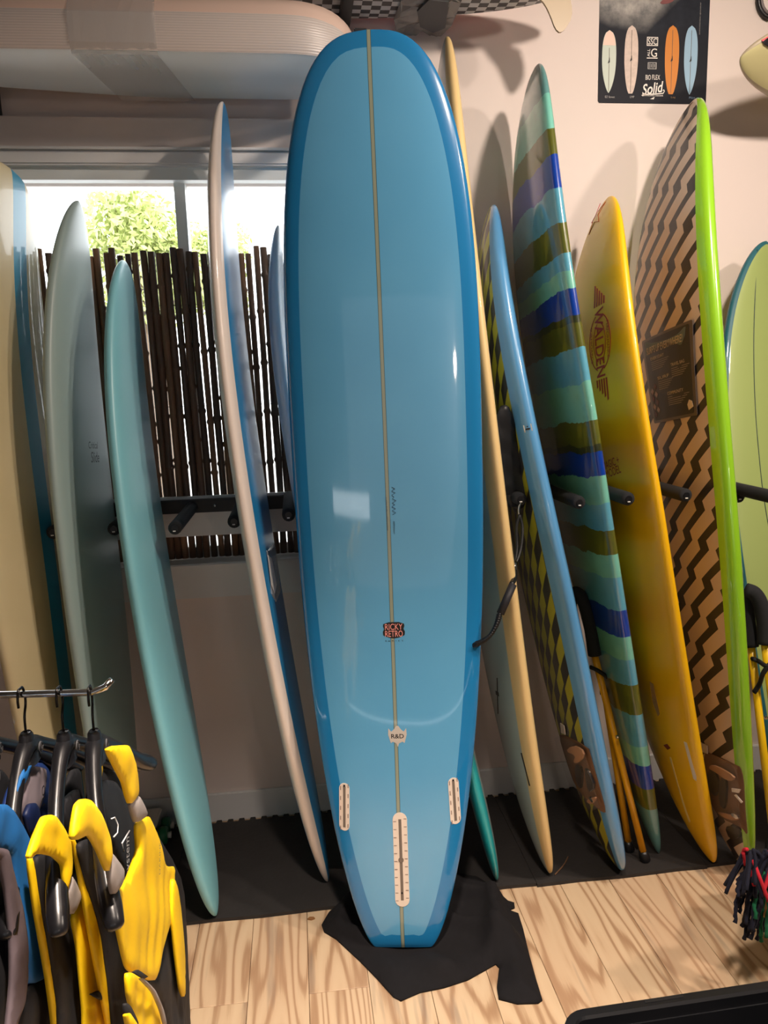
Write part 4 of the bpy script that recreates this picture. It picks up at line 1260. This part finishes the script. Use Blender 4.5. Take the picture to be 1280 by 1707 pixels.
stand('yellow folding board stand with black foam arms beside the pale green board',
      [[fl(1297, 1462, zf), at(1252, 1078, 2.080)], [fl(1322, 1450, zf), at(1275, 1074, 2.040)]],
      [[at(1252, 1078, 2.080), at(1247, 1040, 2.095), at(1243, 1005, 2.105), at(1241, 985, 2.110)],
       [at(1275, 1074, 2.040), at(1274, 1040, 2.050), at(1268, 1008, 2.060), at(1257, 989, 2.070), at(1243, 983, 2.080)]],
      [[at(1254, 1098, 2.060), at(1264, 1102, 2.058), at(1276, 1110, 2.020), at(1285, 1110, 2.015)], [at(1284, 1106, 2.012), at(1272, 1122, 2.020), at(1266, 1140, 2.040), at(1257, 1154, 2.050)]],
      yel_t, [at(1276, 1196, 2.010)])

# ------------------------------------------------------------------ leash hanging by the cream railed board
le = empty('surf_leash', at(868, 850, 2.24))
tag(le, 'black leash with cuff and swivel hanging by the cream railed board', 'leash')
nyl = speckle(mat('black_nylon', (16, 17, 20), .45), (16, 17, 20), .4, 40)
bagp = [at(*p, 2.24)[[0, 2]] for p in ((832, 678), (846, 674), (853, 690), (868, 742), (877, 800), (878, 826), (874, 846), (862, 850), (845, 842), (836, 800), (826, 720))]
slab('pouch', chaikin([tuple(p) for p in bagp], 1), lambda u, v, o: (u, 2.25-o, v), .012, nyl, le, grid=.02, disp=lambda u, v: .004*sin(u*60+v*45)*sin(v*50), smooth=True)
tube('swivel', spline([at(868, 838, 2.20), at(865, 846, 2.195), at(865, 858, 2.19)], 4), .003, chrome, le, n=8)
tube('cord', spline([at(866, 858, 2.19), at(861, 880, 2.18), at(862, 915, 2.16), at(858, 942, 2.13)], 5), .0045, nyl, le, n=8)
tube('cord', spline([at(866, 858, 2.19), at(871, 880, 2.175), at(868, 915, 2.15), at(859, 942, 2.125)], 5), .0045, nyl, le, n=8)
tube('crimp', [at(859, 936, 2.12), at(857, 951, 2.10)], .006, chrome, le, n=8)
tube('cord', spline([at(857, 951, 2.10), at(857, 965, 2.07), at(852, 975, 2.03)], 4), .008, nyl, le, n=8)
tube('cuff', [at(855, 974, 2.025), at(834, 1023, 2.0)], .0115, mat('cuff_rubber', (36, 36, 42), .6), le, n=14)
cp = spline([at(833, 1022, 2.0), at(828, 1040, 2.0), at(818, 1058, 2.0), at(806, 1068, 2.005), at(792, 1074, 2.02), at(775, 1075, 2.10)], 24)
hx = []
for i, p in enumerate(cp):
    a = i*1.25
    hx.append(p+np.array([.0045*cos(a), .006*sin(a), .006*cos(a+.6)]))
tube('coiled_cord', hx, .0058, nyl, le, n=8)

# ------------------------------------------------------------------ clothes rail with vests
RZ, RY0, RYS = 1.231, 1.046, -.12
def ry(x): return RY0+RYS*x
rail = empty('clothes_rail', (-1.15, ry(-1.15), 0))
tag(rail, 'chrome clothes rail carrying black hangers', 'rail')
xe = -.315
tube('bar', [(-1.15, ry(-1.15), RZ-.008), (xe, ry(xe), RZ-.008), (xe+.016, ry(xe)+.006, RZ-.004), (xe+.026, ry(xe)+.01, RZ+.006)], .0052, chrome, rail, n=12)
tube('post', [(-1.15, ry(-1.15), .02), (-1.15, ry(-1.15), RZ-.005)], .014, chrome, rail, n=12)
tube('foot', [(-1.15, ry(-1.15)-.25, .016), (-1.15, ry(-1.15)+.25, .016)], .016, chrome, rail, n=12)
tube('foot', [(-1.45, ry(-1.15), .016), (-.9, ry(-1.15), .016)], .016, chrome, rail, n=12)
hang_m = mat('hanger_plastic', (22, 22, 25), .28)
def hanger(X_, g, label):
    a, drop, b, nd = .206, .239, .215, .068
    H = np.array([X_, ry(X_), RZ]); n_ = np.array([cos(g), -sin(g), 0]); d_ = np.array([sin(g), cos(g), 0])
    e = empty('clothes_hanger', H)
    tag(e, label, 'hanger', None)
    z = np.array([0, 0, 1.])
    tip = lambda s_, f, zz: H+s_*d_*a*cos(b)*f+n_*a*sin(b)*f**1.6-z*zz
    pts, rad = [], []
    prof = [(1.06, drop+.004, .006), (1.04, drop, .0118), (.95, drop-.014, .0142), (.8, drop-.036, .0135), (.6, drop-.072, .0115), (.4, drop-.104, .0105), (.2, drop-.132, .0108), (.08, drop-.146, .0125)]
    for s_, seq in ((1, prof), (-1, prof[::-1])):
        for f, zz, r in seq:
            pts.append(tip(s_, f, zz)); rad.append(r)
    mid = len(prof)
    pts.insert(mid, H-z*(nd+.022)); rad.insert(mid, .0135)
    tube('arms', spline(pts, 3), list(np.interp(np.linspace(0, len(pts)-1, (len(pts)-1)*3+1), range(len(pts)), rad)), hang_m, e, n=12)
    V = []
    for zz, hw, ht in ((nd, .009, .007), (nd+.004, .012, .0095), (nd+.03, .019, .0115), (nd+.05, .030, .0125)):
        for k in range(12):
            t = 2*pi*k/12
            V.append(H-z*zz+d_*hw*cos(t)+n_*ht*sin(t))
    Fc = [(i*12+k, i*12+(k+1) % 12, (i+1)*12+(k+1) % 12, (i+1)*12+k) for i in range(3) for k in range(12)]+[tuple(range(12)), tuple(36+k for k in range(12))[::-1]]
    mk('neck', V, Fc, hang_m, e, smooth=True)
    c = H-z*(nd+.030)+n_*.0135+d_*.012
    disc = [c+.0085*(cos(t)*d_*.8+sin(t)*z) for t in np.linspace(0, 2*pi, 20, endpoint=False)]
    mk('logo_disc', disc+[p+n_*.0015 for p in disc], [tuple(range(20))[::-1], tuple(range(20, 40))]+[(k, (k+1) % 20, 20+(k+1) % 20, 20+k) for k in range(20)], mat('disc_print', (92, 92, 94), .5), e)
    for rr in (.0066, .0036):
        tube('logo_ring', [c+n_*.002+rr*(cos(t)*d_*.8+sin(t)*z) for t in np.linspace(0, 2*pi, 18)], .0006, mat('disc_line', (40, 40, 42), .5), e, n=4)
    hk = [H-z*(nd+.005), H-z*.045+d_*.002, H-z*.028+d_*.010, H-z*.012+d_*.011, H+d_*.006, H+z*.0012, H-d_*.008, H-z*.012-d_*.013, H-z*.024-d_*.013]
    tube('hook', spline(hk, 4), .0019, mat('gunmetal', (60, 58, 58), .25, metal=1.), e, n=8)
    return e
hanger(-.320, -.074, 'black hanger at the end of the rail with the front yellow vest')
hanger(-.365, .037, 'black hanger holding the yellow vest next to the blue one')
hanger(-.421, .073, 'black hanger holding the blue and grey vest')
hanger(-.482, .075, 'black hanger holding the black vest behind the blue one')

z7 = lambda p: (p[0]/2.909, 1120+p[1]/2.909)
yel = speckle(mat('yellow_nylon', (252, 208, 0), .6), (252, 208, 0), .04, 9)
blk = speckle(mat('black_neoprene', (24, 24, 28), .75), (24, 24, 28), .25, 20)
gryf = speckle(mat('grey_mesh', (160, 152, 148), .6), (160, 152, 148), .1, 80)
bluf = speckle(mat('blue_neoprene', (20, 98, 164), .7), (20, 98, 164), .06, 12)
navyf = mat('dark_blue_lining', (14, 48, 110), .7)
plumf = speckle(mat('plum_grey_neoprene', (96, 84, 90), .8), (96, 84, 90), .08, 14)
for mm in (yel, blk, bluf, plumf):
    bump(mm, noise(mm, 22, detail=4), .35, .004)
def soften(p, it=2, r=.14):
    q = []
    for i in range(len(p)):
        a, b = np.asarray(p[i], float), np.asarray(p[(i+1) % len(p)], float)
        q += [tuple(a+(b-a)*r), tuple(a+(b-a)*(1-r))]
    return chaikin(q, it-1) if it > 1 else q
def panel(e, name, poly, X_, m, th=.005, ch=1, wr=.002, seed=0., up=0.):
    q = [tuple(atx(*z7(p), X_)[1:]) for p in poly]
    if ch: q = soften(q, 2)
    th = min(th, .006)
    qa = np.array(q); qb = np.roll(qa, -1, 0); ab = qb-qa
    def dsp(u, v):
        p = np.array([u, v]); t = np.clip(((p-qa)*ab).sum(1)/((ab**2).sum(1)+1e-12), 0, 1)
        d = np.sqrt(((qa+ab*t[:, None]-p)**2).sum(1)).min()
        fold = wr*(sin(u*38+v*17+seed)*sin(v*31+seed*2)+.45*sin(u*85-v*28+seed+2*sin(v*20)))
        return fold*min(d/.02, 1)-.0035*math.exp(-d/.005)+up
    return slab(name, q, lambda u, v, o: (X_-th+o, u, v), th, m, e, grid=.0095, disp=dsp, smooth=True)
def vest(label, hx):
    e = empty('buoyancy_vest', (hx, ry(hx), .7))
    tag(e, label, 'vest')
    return e
# front yellow vest
A = vest('yellow and black vest with grey shoulder patches hanging at the end of the rail', -.30)
panel(A, 'back_panel', [(470, 470), (560, 470), (680, 640), (900, 1000), (930, 1707), (940, 1900), (640, 1900), (560, 1300), (420, 860), (440, 640)], -.345, blk, .012, 1)
panel(A, 'back_collar', [(462, 430), (512, 432), (505, 520), (470, 600), (455, 560)], -.330, yel, .006)
panel(A, 'lining', [(470, 610), (512, 520), (575, 530), (645, 650), (690, 880), (640, 1010), (575, 890), (520, 720)], -.318, mat('black_lining', (30, 30, 34), .6), .006)
panel(A, 'back_edge', [(372, 800), (392, 850), (440, 1010), (500, 1230), (545, 1460), (575, 1707), (582, 1800), (545, 1800), (540, 1707), (500, 1500), (455, 1260), (412, 1020), (384, 860)], -.318, yel, .006)
panel(A, 'armhole_lining', [(395, 830), (470, 800), (520, 900), (580, 1190), (640, 1560), (670, 1707), (680, 1800), (575, 1800), (560, 1600), (510, 1250), (440, 1000)], -.310, blk, .010)
panel(A, 'chest_panel', [(548, 860), (575, 1080), (615, 1010), (636, 1008), (664, 930), (686, 860), (676, 735), (735, 692), (780, 800), (815, 945), (856, 940), (852, 1005), (848, 1180), (805, 1330), (768, 1502), (700, 1475), (634, 1440), (585, 1210), (556, 1050)], -.262, yel, .014, 1, .003, 1.)
panel(A, 'shoulder_patch', [(548, 858), (622, 962), (606, 1035), (570, 1082), (552, 1000)], -.252, gryf, .008, 1, .001)
panel(A, 'shoulder_patch', [(648, 640), (688, 594), (734, 690), (676, 735)], -.252, gryf, .008, 1, .001)
panel(A, 'shoulder_strap', [(398, 640), (425, 612), (462, 622), (512, 690), (555, 810), (558, 890), (546, 975), (500, 860), (455, 782), (392, 815), (375, 800), (384, 720)], -.250, yel, .016, 2, .003, 2.)
panel(A, 'shoulder_strap', [(540, 372), (570, 356), (640, 353), (664, 420), (682, 500), (688, 592), (650, 642), (635, 600), (618, 530), (572, 440)], -.250, yel, .016, 2, .003, 3.)
panel(A, 'lower_panel', [(634, 1448), (700, 1482), (762, 1545), (800, 1640), (815, 1707), (825, 1830), (680, 1830), (660, 1640), (640, 1560)], -.258, yel, .014, 1, .003, 4.)
panel(A, 'side_panel', [(846, 1160), (805, 1330), (768, 1505), (672, 1446), (660, 1452), (790, 1560), (830, 1707), (840, 1830), (930, 1830), (905, 1640), (880, 1540), (862, 1350)], -.272, blk, .014, 1, .003, 5.)
panel(A, 'side_strip', [(848, 1000), (862, 1010), (886, 1130), (908, 1400), (906, 1585), (886, 1530), (862, 1330), (846, 1170)], -.256, yel, .010, 1, .002, 6.)
panel(A, 'piping', [(700, 1484), (706, 1481), (766, 1540), (806, 1635), (822, 1707), (814, 1707), (798, 1640), (760, 1548)], -.243, gryf, .005, 1, .0)
panel(A, 'pocket_tab', [(664, 1452), (684, 1443), (732, 1476), (716, 1486)], -.242, blk, .004, 0, .0)
panel(A, 'inner_patch', [(625, 1600), (650, 1620), (690, 1707), (650, 1720), (628, 1660)], -.250, blk, .005, 1, .001)
panel(A, 'buckle_strap', [(632, 1658), (645, 1650), (690, 1720), (690, 1800), (670, 1800), (640, 1700)], -.236, yel, .006, 1, .001)
def vtext(e, body, X_, p, w, h, rot, m, **k):
    c = atx(*z7(p), X_)[1:]
    text('lettering', body, lambda u, v, o: (X_+o, u, v), w, h, m, e, .001, rot, c, **k)
vtext(A, 'DAKINE', -.241, (772, 905), .045, .010, 1.1, mat('grey_thread', (150, 130, 90), .6))
wht = mat('white_print', (232, 232, 232), .6)
vtext(A, 'system', -.304, (620, 890), .060, .030, 1.25, wht, shear=.3)
for q in ([(540, 712), (556, 706), (572, 740), (570, 780), (552, 800)], [(600, 870), (592, 830), (628, 770)]):
    tube('print_line', [np.array((-.305, *atx(*z7(p), -.305)[1:])) for p in q], .0012, wht, A, n=5)
# second yellow vest
Bv = vest('yellow and black vest squeezed between the front yellow one and the blue one', -.36)
panel(Bv, 'back_panel', [(300, 660), (360, 480), (400, 460), (420, 700), (480, 1300), (560, 1900), (330, 1900), (260, 1300), (210, 900)], -.388, blk, .010, 1)
panel(Bv, 'back_edge', [(164, 890), (188, 925), (215, 1050), (242, 1250), (292, 1500), (310, 1707), (315, 1850), (280, 1850), (280, 1707), (250, 1480), (192, 1150), (166, 960)], -.364, yel, .006)
panel(Bv, 'armhole_lining', [(190, 890), (280, 880), (335, 935), (350, 1085), (395, 1250), (430, 1707), (435, 1850), (310, 1850), (300, 1600), (245, 1250), (210, 1040)], -.358, blk, .010)
panel(Bv, 'chest_panel', [(370, 1190), (415, 1080), (470, 1240), (530, 1450), (570, 1707), (580, 1850), (425, 1850), (428, 1650), (395, 1310)], -.335, yel, .012, 1, .003, 1.5)
panel(Bv, 'shoulder_patch', [(340, 1072), (362, 978), (414, 1085), (368, 1186)], -.324, gryf, .006, 1, .001)
panel(Bv, 'shoulder_strap', [(163, 888), (190, 800), (232, 700), (260, 690), (288, 698), (330, 760), (362, 830), (366, 960), (342, 1072), (332, 1000), (325, 930), (282, 890), (240, 880), (190, 882), (168, 905)], -.322, yel, .016, 2, .003, 2.5)
panel(Bv, 'pocket_tab', [(458, 1560), (490, 1545), (516, 1572), (512, 1592)], -.321, blk, .004, 0, .0)
panel(Bv, 'lining', [(300, 690), (345, 600), (395, 560), (410, 700), (395, 800), (360, 830), (330, 770)], -.366, mat('black_lining', (30, 30, 34), .6), .006)
# blue vest
Cv = vest('blue vest with grey lining and plum grey edge', -.415)
panel(Cv, 'back_panel', [(60, 560), (160, 440), (260, 440), (300, 700), (330, 1300), (340, 1900), (-20, 1900), (-20, 900)], -.445, navyf, .010, 1)
panel(Cv, 'grey_lining', [(80, 640), (120, 545), (165, 452), (240, 468), (235, 560), (215, 640), (190, 700), (140, 745), (100, 690)], -.415, mat('lilac_grey_lining', (150, 138, 146), .8), .006)
panel(Cv, 'back_collar', [(95, 590), (125, 470), (168, 448), (160, 490), (125, 560)], -.408, bluf, .004)
panel(Cv, 'arm_loop', [(140, 690), (160, 640), (185, 632), (205, 660), (210, 760), (190, 800), (160, 790)], -.402, mat('navy_trim', (14, 30, 70), .5), .006)
vtext(Cv, 'HO', -.4085, (208, 600), .03, .014, 1.3, black_ink)
panel(Cv, 'chest_panel', [(-30, 660), (20, 640), (50, 642), (85, 675), (130, 750), (168, 828), (190, 960), (215, 1200), (250, 1478), (150, 1522), (120, 1250), (90, 1000), (72, 872), (-30, 850)], -.385, bluf, .014, 1, .003, 3.)
panel(Cv, 'edge_trim', [(-30, 846), (60, 858), (80, 960), (130, 1150), (152, 1300), (150, 1480), (140, 1600), (100, 1707), (90, 1850), (40, 1850), (60, 1707), (80, 1500), (78, 1300), (52, 1050), (20, 900), (-30, 870)], -.378, plumf, .012, 1, .003, 4.)
panel(Cv, 'lower_panel', [(150, 1520), (252, 1468), (285, 1580), (310, 1707), (320, 1850), (90, 1850), (105, 1707), (140, 1600)], -.388, blk, .014, 1, .003, 5.)
panel(Cv, 'armhole_lining', [(-30, 900), (40, 1000), (70, 1250), (70, 1500), (50, 1850), (-40, 1850)], -.400, blk, .008, 1)
# black vest behind
Dv = vest('black and pale grey vest hanging behind the blue one', -.475)
panel(Dv, 'front_panel', [(-60, 470), (20, 470), (60, 520), (40, 700), (60, 1300), (40, 1900), (-140, 1900), (-140, 700)], -.462, blk, .012, 1)
panel(Dv, 'shoulder_strap', [(-60, 480), (-10, 455), (14, 480), (16, 520), (-5, 560), (-60, 580)], -.440, gryf, .008, 1)
panel(Dv, 'edge_trim', [(-40, 1220), (2, 1235), (22, 1300), (16, 1380), (0, 1450), (-40, 1480)], -.436, mat('pale_grey', (190, 190, 184), .7), .006, 1)

# ------------------------------------------------------------------ black crate in the foreground
CZ = .30
pa, pb = fl(945, 1683, CZ), fl(1270, 1634, CZ)
dirx = (pb-pa)[:2]/np.linalg.norm((pb-pa)[:2]); diry = np.array([dirx[1], -dirx[0]])
cr_w, cr_d = .56, .36
o0 = pa[:2]-dirx*.025
def rrect(inset, r, n=6):
    w_, d_ = cr_w-2*inset, cr_d-2*inset
    r = max(r-inset, .008)
    pts = []
    for cx_, cy_, a0 in ((w_-r, r, -pi/2), (w_-r, d_-r, 0), (r, d_-r, pi/2), (r, r, pi)):
        for k in range(n+1):
            a = a0+pi/2*k/n
            pts.append((inset+cx_+r*cos(a), inset+cy_+r*sin(a)))
    return [o0+dirx*p[0]+diry*p[1] for p in pts]
cr = empty('plastic_crate', (*(o0+dirx*cr_w/2+diry*cr_d/2), 0))
tag(cr, 'black plastic crate with a wide rim standing on the plank floor', 'crate')
def loft(name, loops, m, close_last=True, close_first=False):
    V, Fc = [], []
    n = len(loops[0][0])
    for pts, z in loops: V += [(p[0], p[1], z) for p in pts]
    for i in range(len(loops)-1):
        for k in range(n): Fc.append((i*n+k, i*n+(k+1) % n, (i+1)*n+(k+1) % n, (i+1)*n+k))
    if close_last: Fc.append(tuple((len(loops)-1)*n+k for k in range(n)))
    if close_first: Fc.append(tuple(range(n))[::-1])
    return recalc(mk(name, V, Fc, m, cr))
loft('tub', [(rrect(.06, .04), .002), (rrect(.05, .05), .02), (rrect(.028, .055), CZ-.03), (rrect(.032, .055), CZ-.03), (rrect(.055, .05), .024), (rrect(.065, .04), .010)], black_pl, True, True)
loft('rim', [(rrect(.002, .06), CZ-.032), (rrect(0, .06), CZ-.004), (rrect(.004, .06), CZ), (rrect(.022, .058), CZ), (rrect(.027, .056), CZ-.005), (rrect(.029, .056), CZ-.032), (rrect(.002, .06), CZ-.032)], black_pl, False)
hp = [o0+dirx*a+diry*b for a, b in ((.20, .006), (.29, .006), (.29, .014), (.20, .014))]
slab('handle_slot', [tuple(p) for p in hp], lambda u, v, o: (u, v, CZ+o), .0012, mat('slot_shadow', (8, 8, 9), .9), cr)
cin = [o0+dirx*a+diry*b for a, b in ((.20, .10), (.30, .07), (.42, .06), (.50, .10), (.50, .26), (.40, .29), (.22, .28), (.12, .2))]
ci = np.mean(cin, 0)
co = slab('folded_garment', chaikin([tuple(p) for p in cin], 2), lambda u, v, o: (u, v, .012+o), .02, mat('charcoal_fabric', (34, 32, 34), .9), None, (ci[0], ci[1], .012), grid=.02, disp=lambda u, v: .20*math.exp(-(((u-ci[0])/.16)**4+((v-ci[1])/.11)**4))+.008*sin(u*50)*sin(v*40), smooth=True)
tag(co, 'dark charcoal garment folded inside the black plastic crate', 'garment')

# ------------------------------------------------------------------ yarn tassels on a small stool
TY = 1.72
tq = at(1300, 1440, TY)
st = empty('display_stool', (tq[0]+.17, TY, 0))
tag(st, 'small wooden stool holding the navy yarn throw', 'stool')
stw = mat('stool_wood', (170, 130, 90), .5)
zt = tq[2]+.0
box('stool_top', (tq[0]+.075, tq[0]+.34, TY-.15, TY+.15, zt-.03, zt), stw, st, bev=.006)
for sx in (.11, .30):
    for sy in (-.12, .12):
        tube('leg', [(tq[0]+sx, TY+sy, 0), (tq[0]+sx, TY+sy, zt-.03)], .014, stw, st, n=10)
yarn = empty('yarn_throw', (tq[0]+.15, TY, zt))
tag(yarn, 'navy yarn throw with coloured fringe hanging over the plank floor', 'throw')
nav = speckle(mat('navy_yarn', (20, 22, 40), .95), (20, 22, 40), .5, 150)
cols = [nav, nav, nav, nav, nav, nav, nav, nav, nav, mat('green_yarn', (12, 98, 62), .95), nav, mat('red_yarn', (196, 30, 48), .95), nav, mat('tan_yarn', (196, 152, 96), .95), nav, mat('lilac_yarn', (140, 118, 136), .95)]
rnd = random.Random(8)
V, Fc = [], []
for i in range(13):
    for j in range(13):
        th, ph = pi*i/12, 2*pi*j/13
        r_ = 1+.12*sin(5*ph+3*th)+.08*sin(9*th)
        V.append((tq[0]+.08+.13*r_*sin(th)*cos(ph), TY-.03+.12*r_*sin(th)*sin(ph), zt+.012+.042*r_*cos(th)*(1 if cos(th) > 0 else .25)))
for i in range(12):
    for j in range(13): Fc.append((i*13+j, i*13+(j+1) % 13, (i+1)*13+(j+1) % 13, (i+1)*13+j))
mk('knit_body', V, Fc, nav, yarn, smooth=True)
ends = [(1231, 1512), (1226, 1538), (1237, 1545), (1232, 1522), (1241, 1566), (1247, 1562), (1243, 1540), (1252, 1564), (1262, 1548), (1258, 1532), (1267, 1560), (1270, 1570), (1264, 1520), (1276, 1528), (1281, 1540), (1285, 1560), (1290, 1550), (1230, 1495), (1228, 1486), (1249, 1550), (1255, 1552), (1234, 1490), (1272, 1552), (1287, 1520), (1262, 1566), (1277, 1562)]
for i, (ex, ey) in enumerate(ends):
    sxp = 1252+(ex-1226)*.75+rnd.uniform(-5, 5)
    yy = TY-.12+rnd.uniform(-.03, .03)
    p0, p3 = at(sxp+16, 1436+rnd.uniform(-8, 10), yy+.05), at(ex, ey, yy-.02)
    p1 = at(sxp-6 if ex < 1260 else sxp, 1452+rnd.uniform(-6, 8), yy)
    p2 = (p1*.4+p3*.6)+np.array([rnd.uniform(-.01, .006), rnd.uniform(-.01, .01), .01])
    m_ = cols[i % len(cols)] if i not in (10, 11) else cols[9]
    pts = spline([p0, p1, p2, p3], 7)
    pts = [p+np.array([rnd.uniform(-.0028, .0028), rnd.uniform(-.002, .002), rnd.uniform(-.001, .001)]) for p in pts]
    tube('fringe_strand', pts, [.0042+.0014*(k % 2) for k in range(len(pts))], m_, yarn, n=7)
for i in range(46):
    a0 = at(1240+rnd.uniform(-4, 44), 1425+rnd.uniform(-10, 16), TY-.13+rnd.uniform(-.03, .05))
    b0 = a0+np.array([rnd.uniform(-.05, .03), rnd.uniform(-.05, .02), -rnd.uniform(.05, .11)])
    tube('fringe_strand', spline([a0, (a0+b0)/2+np.array([rnd.uniform(-.012, .012), rnd.uniform(-.01, .01), .012]), b0], 5), .0046, nav if i % 15 else cols[11], yarn, n=7)
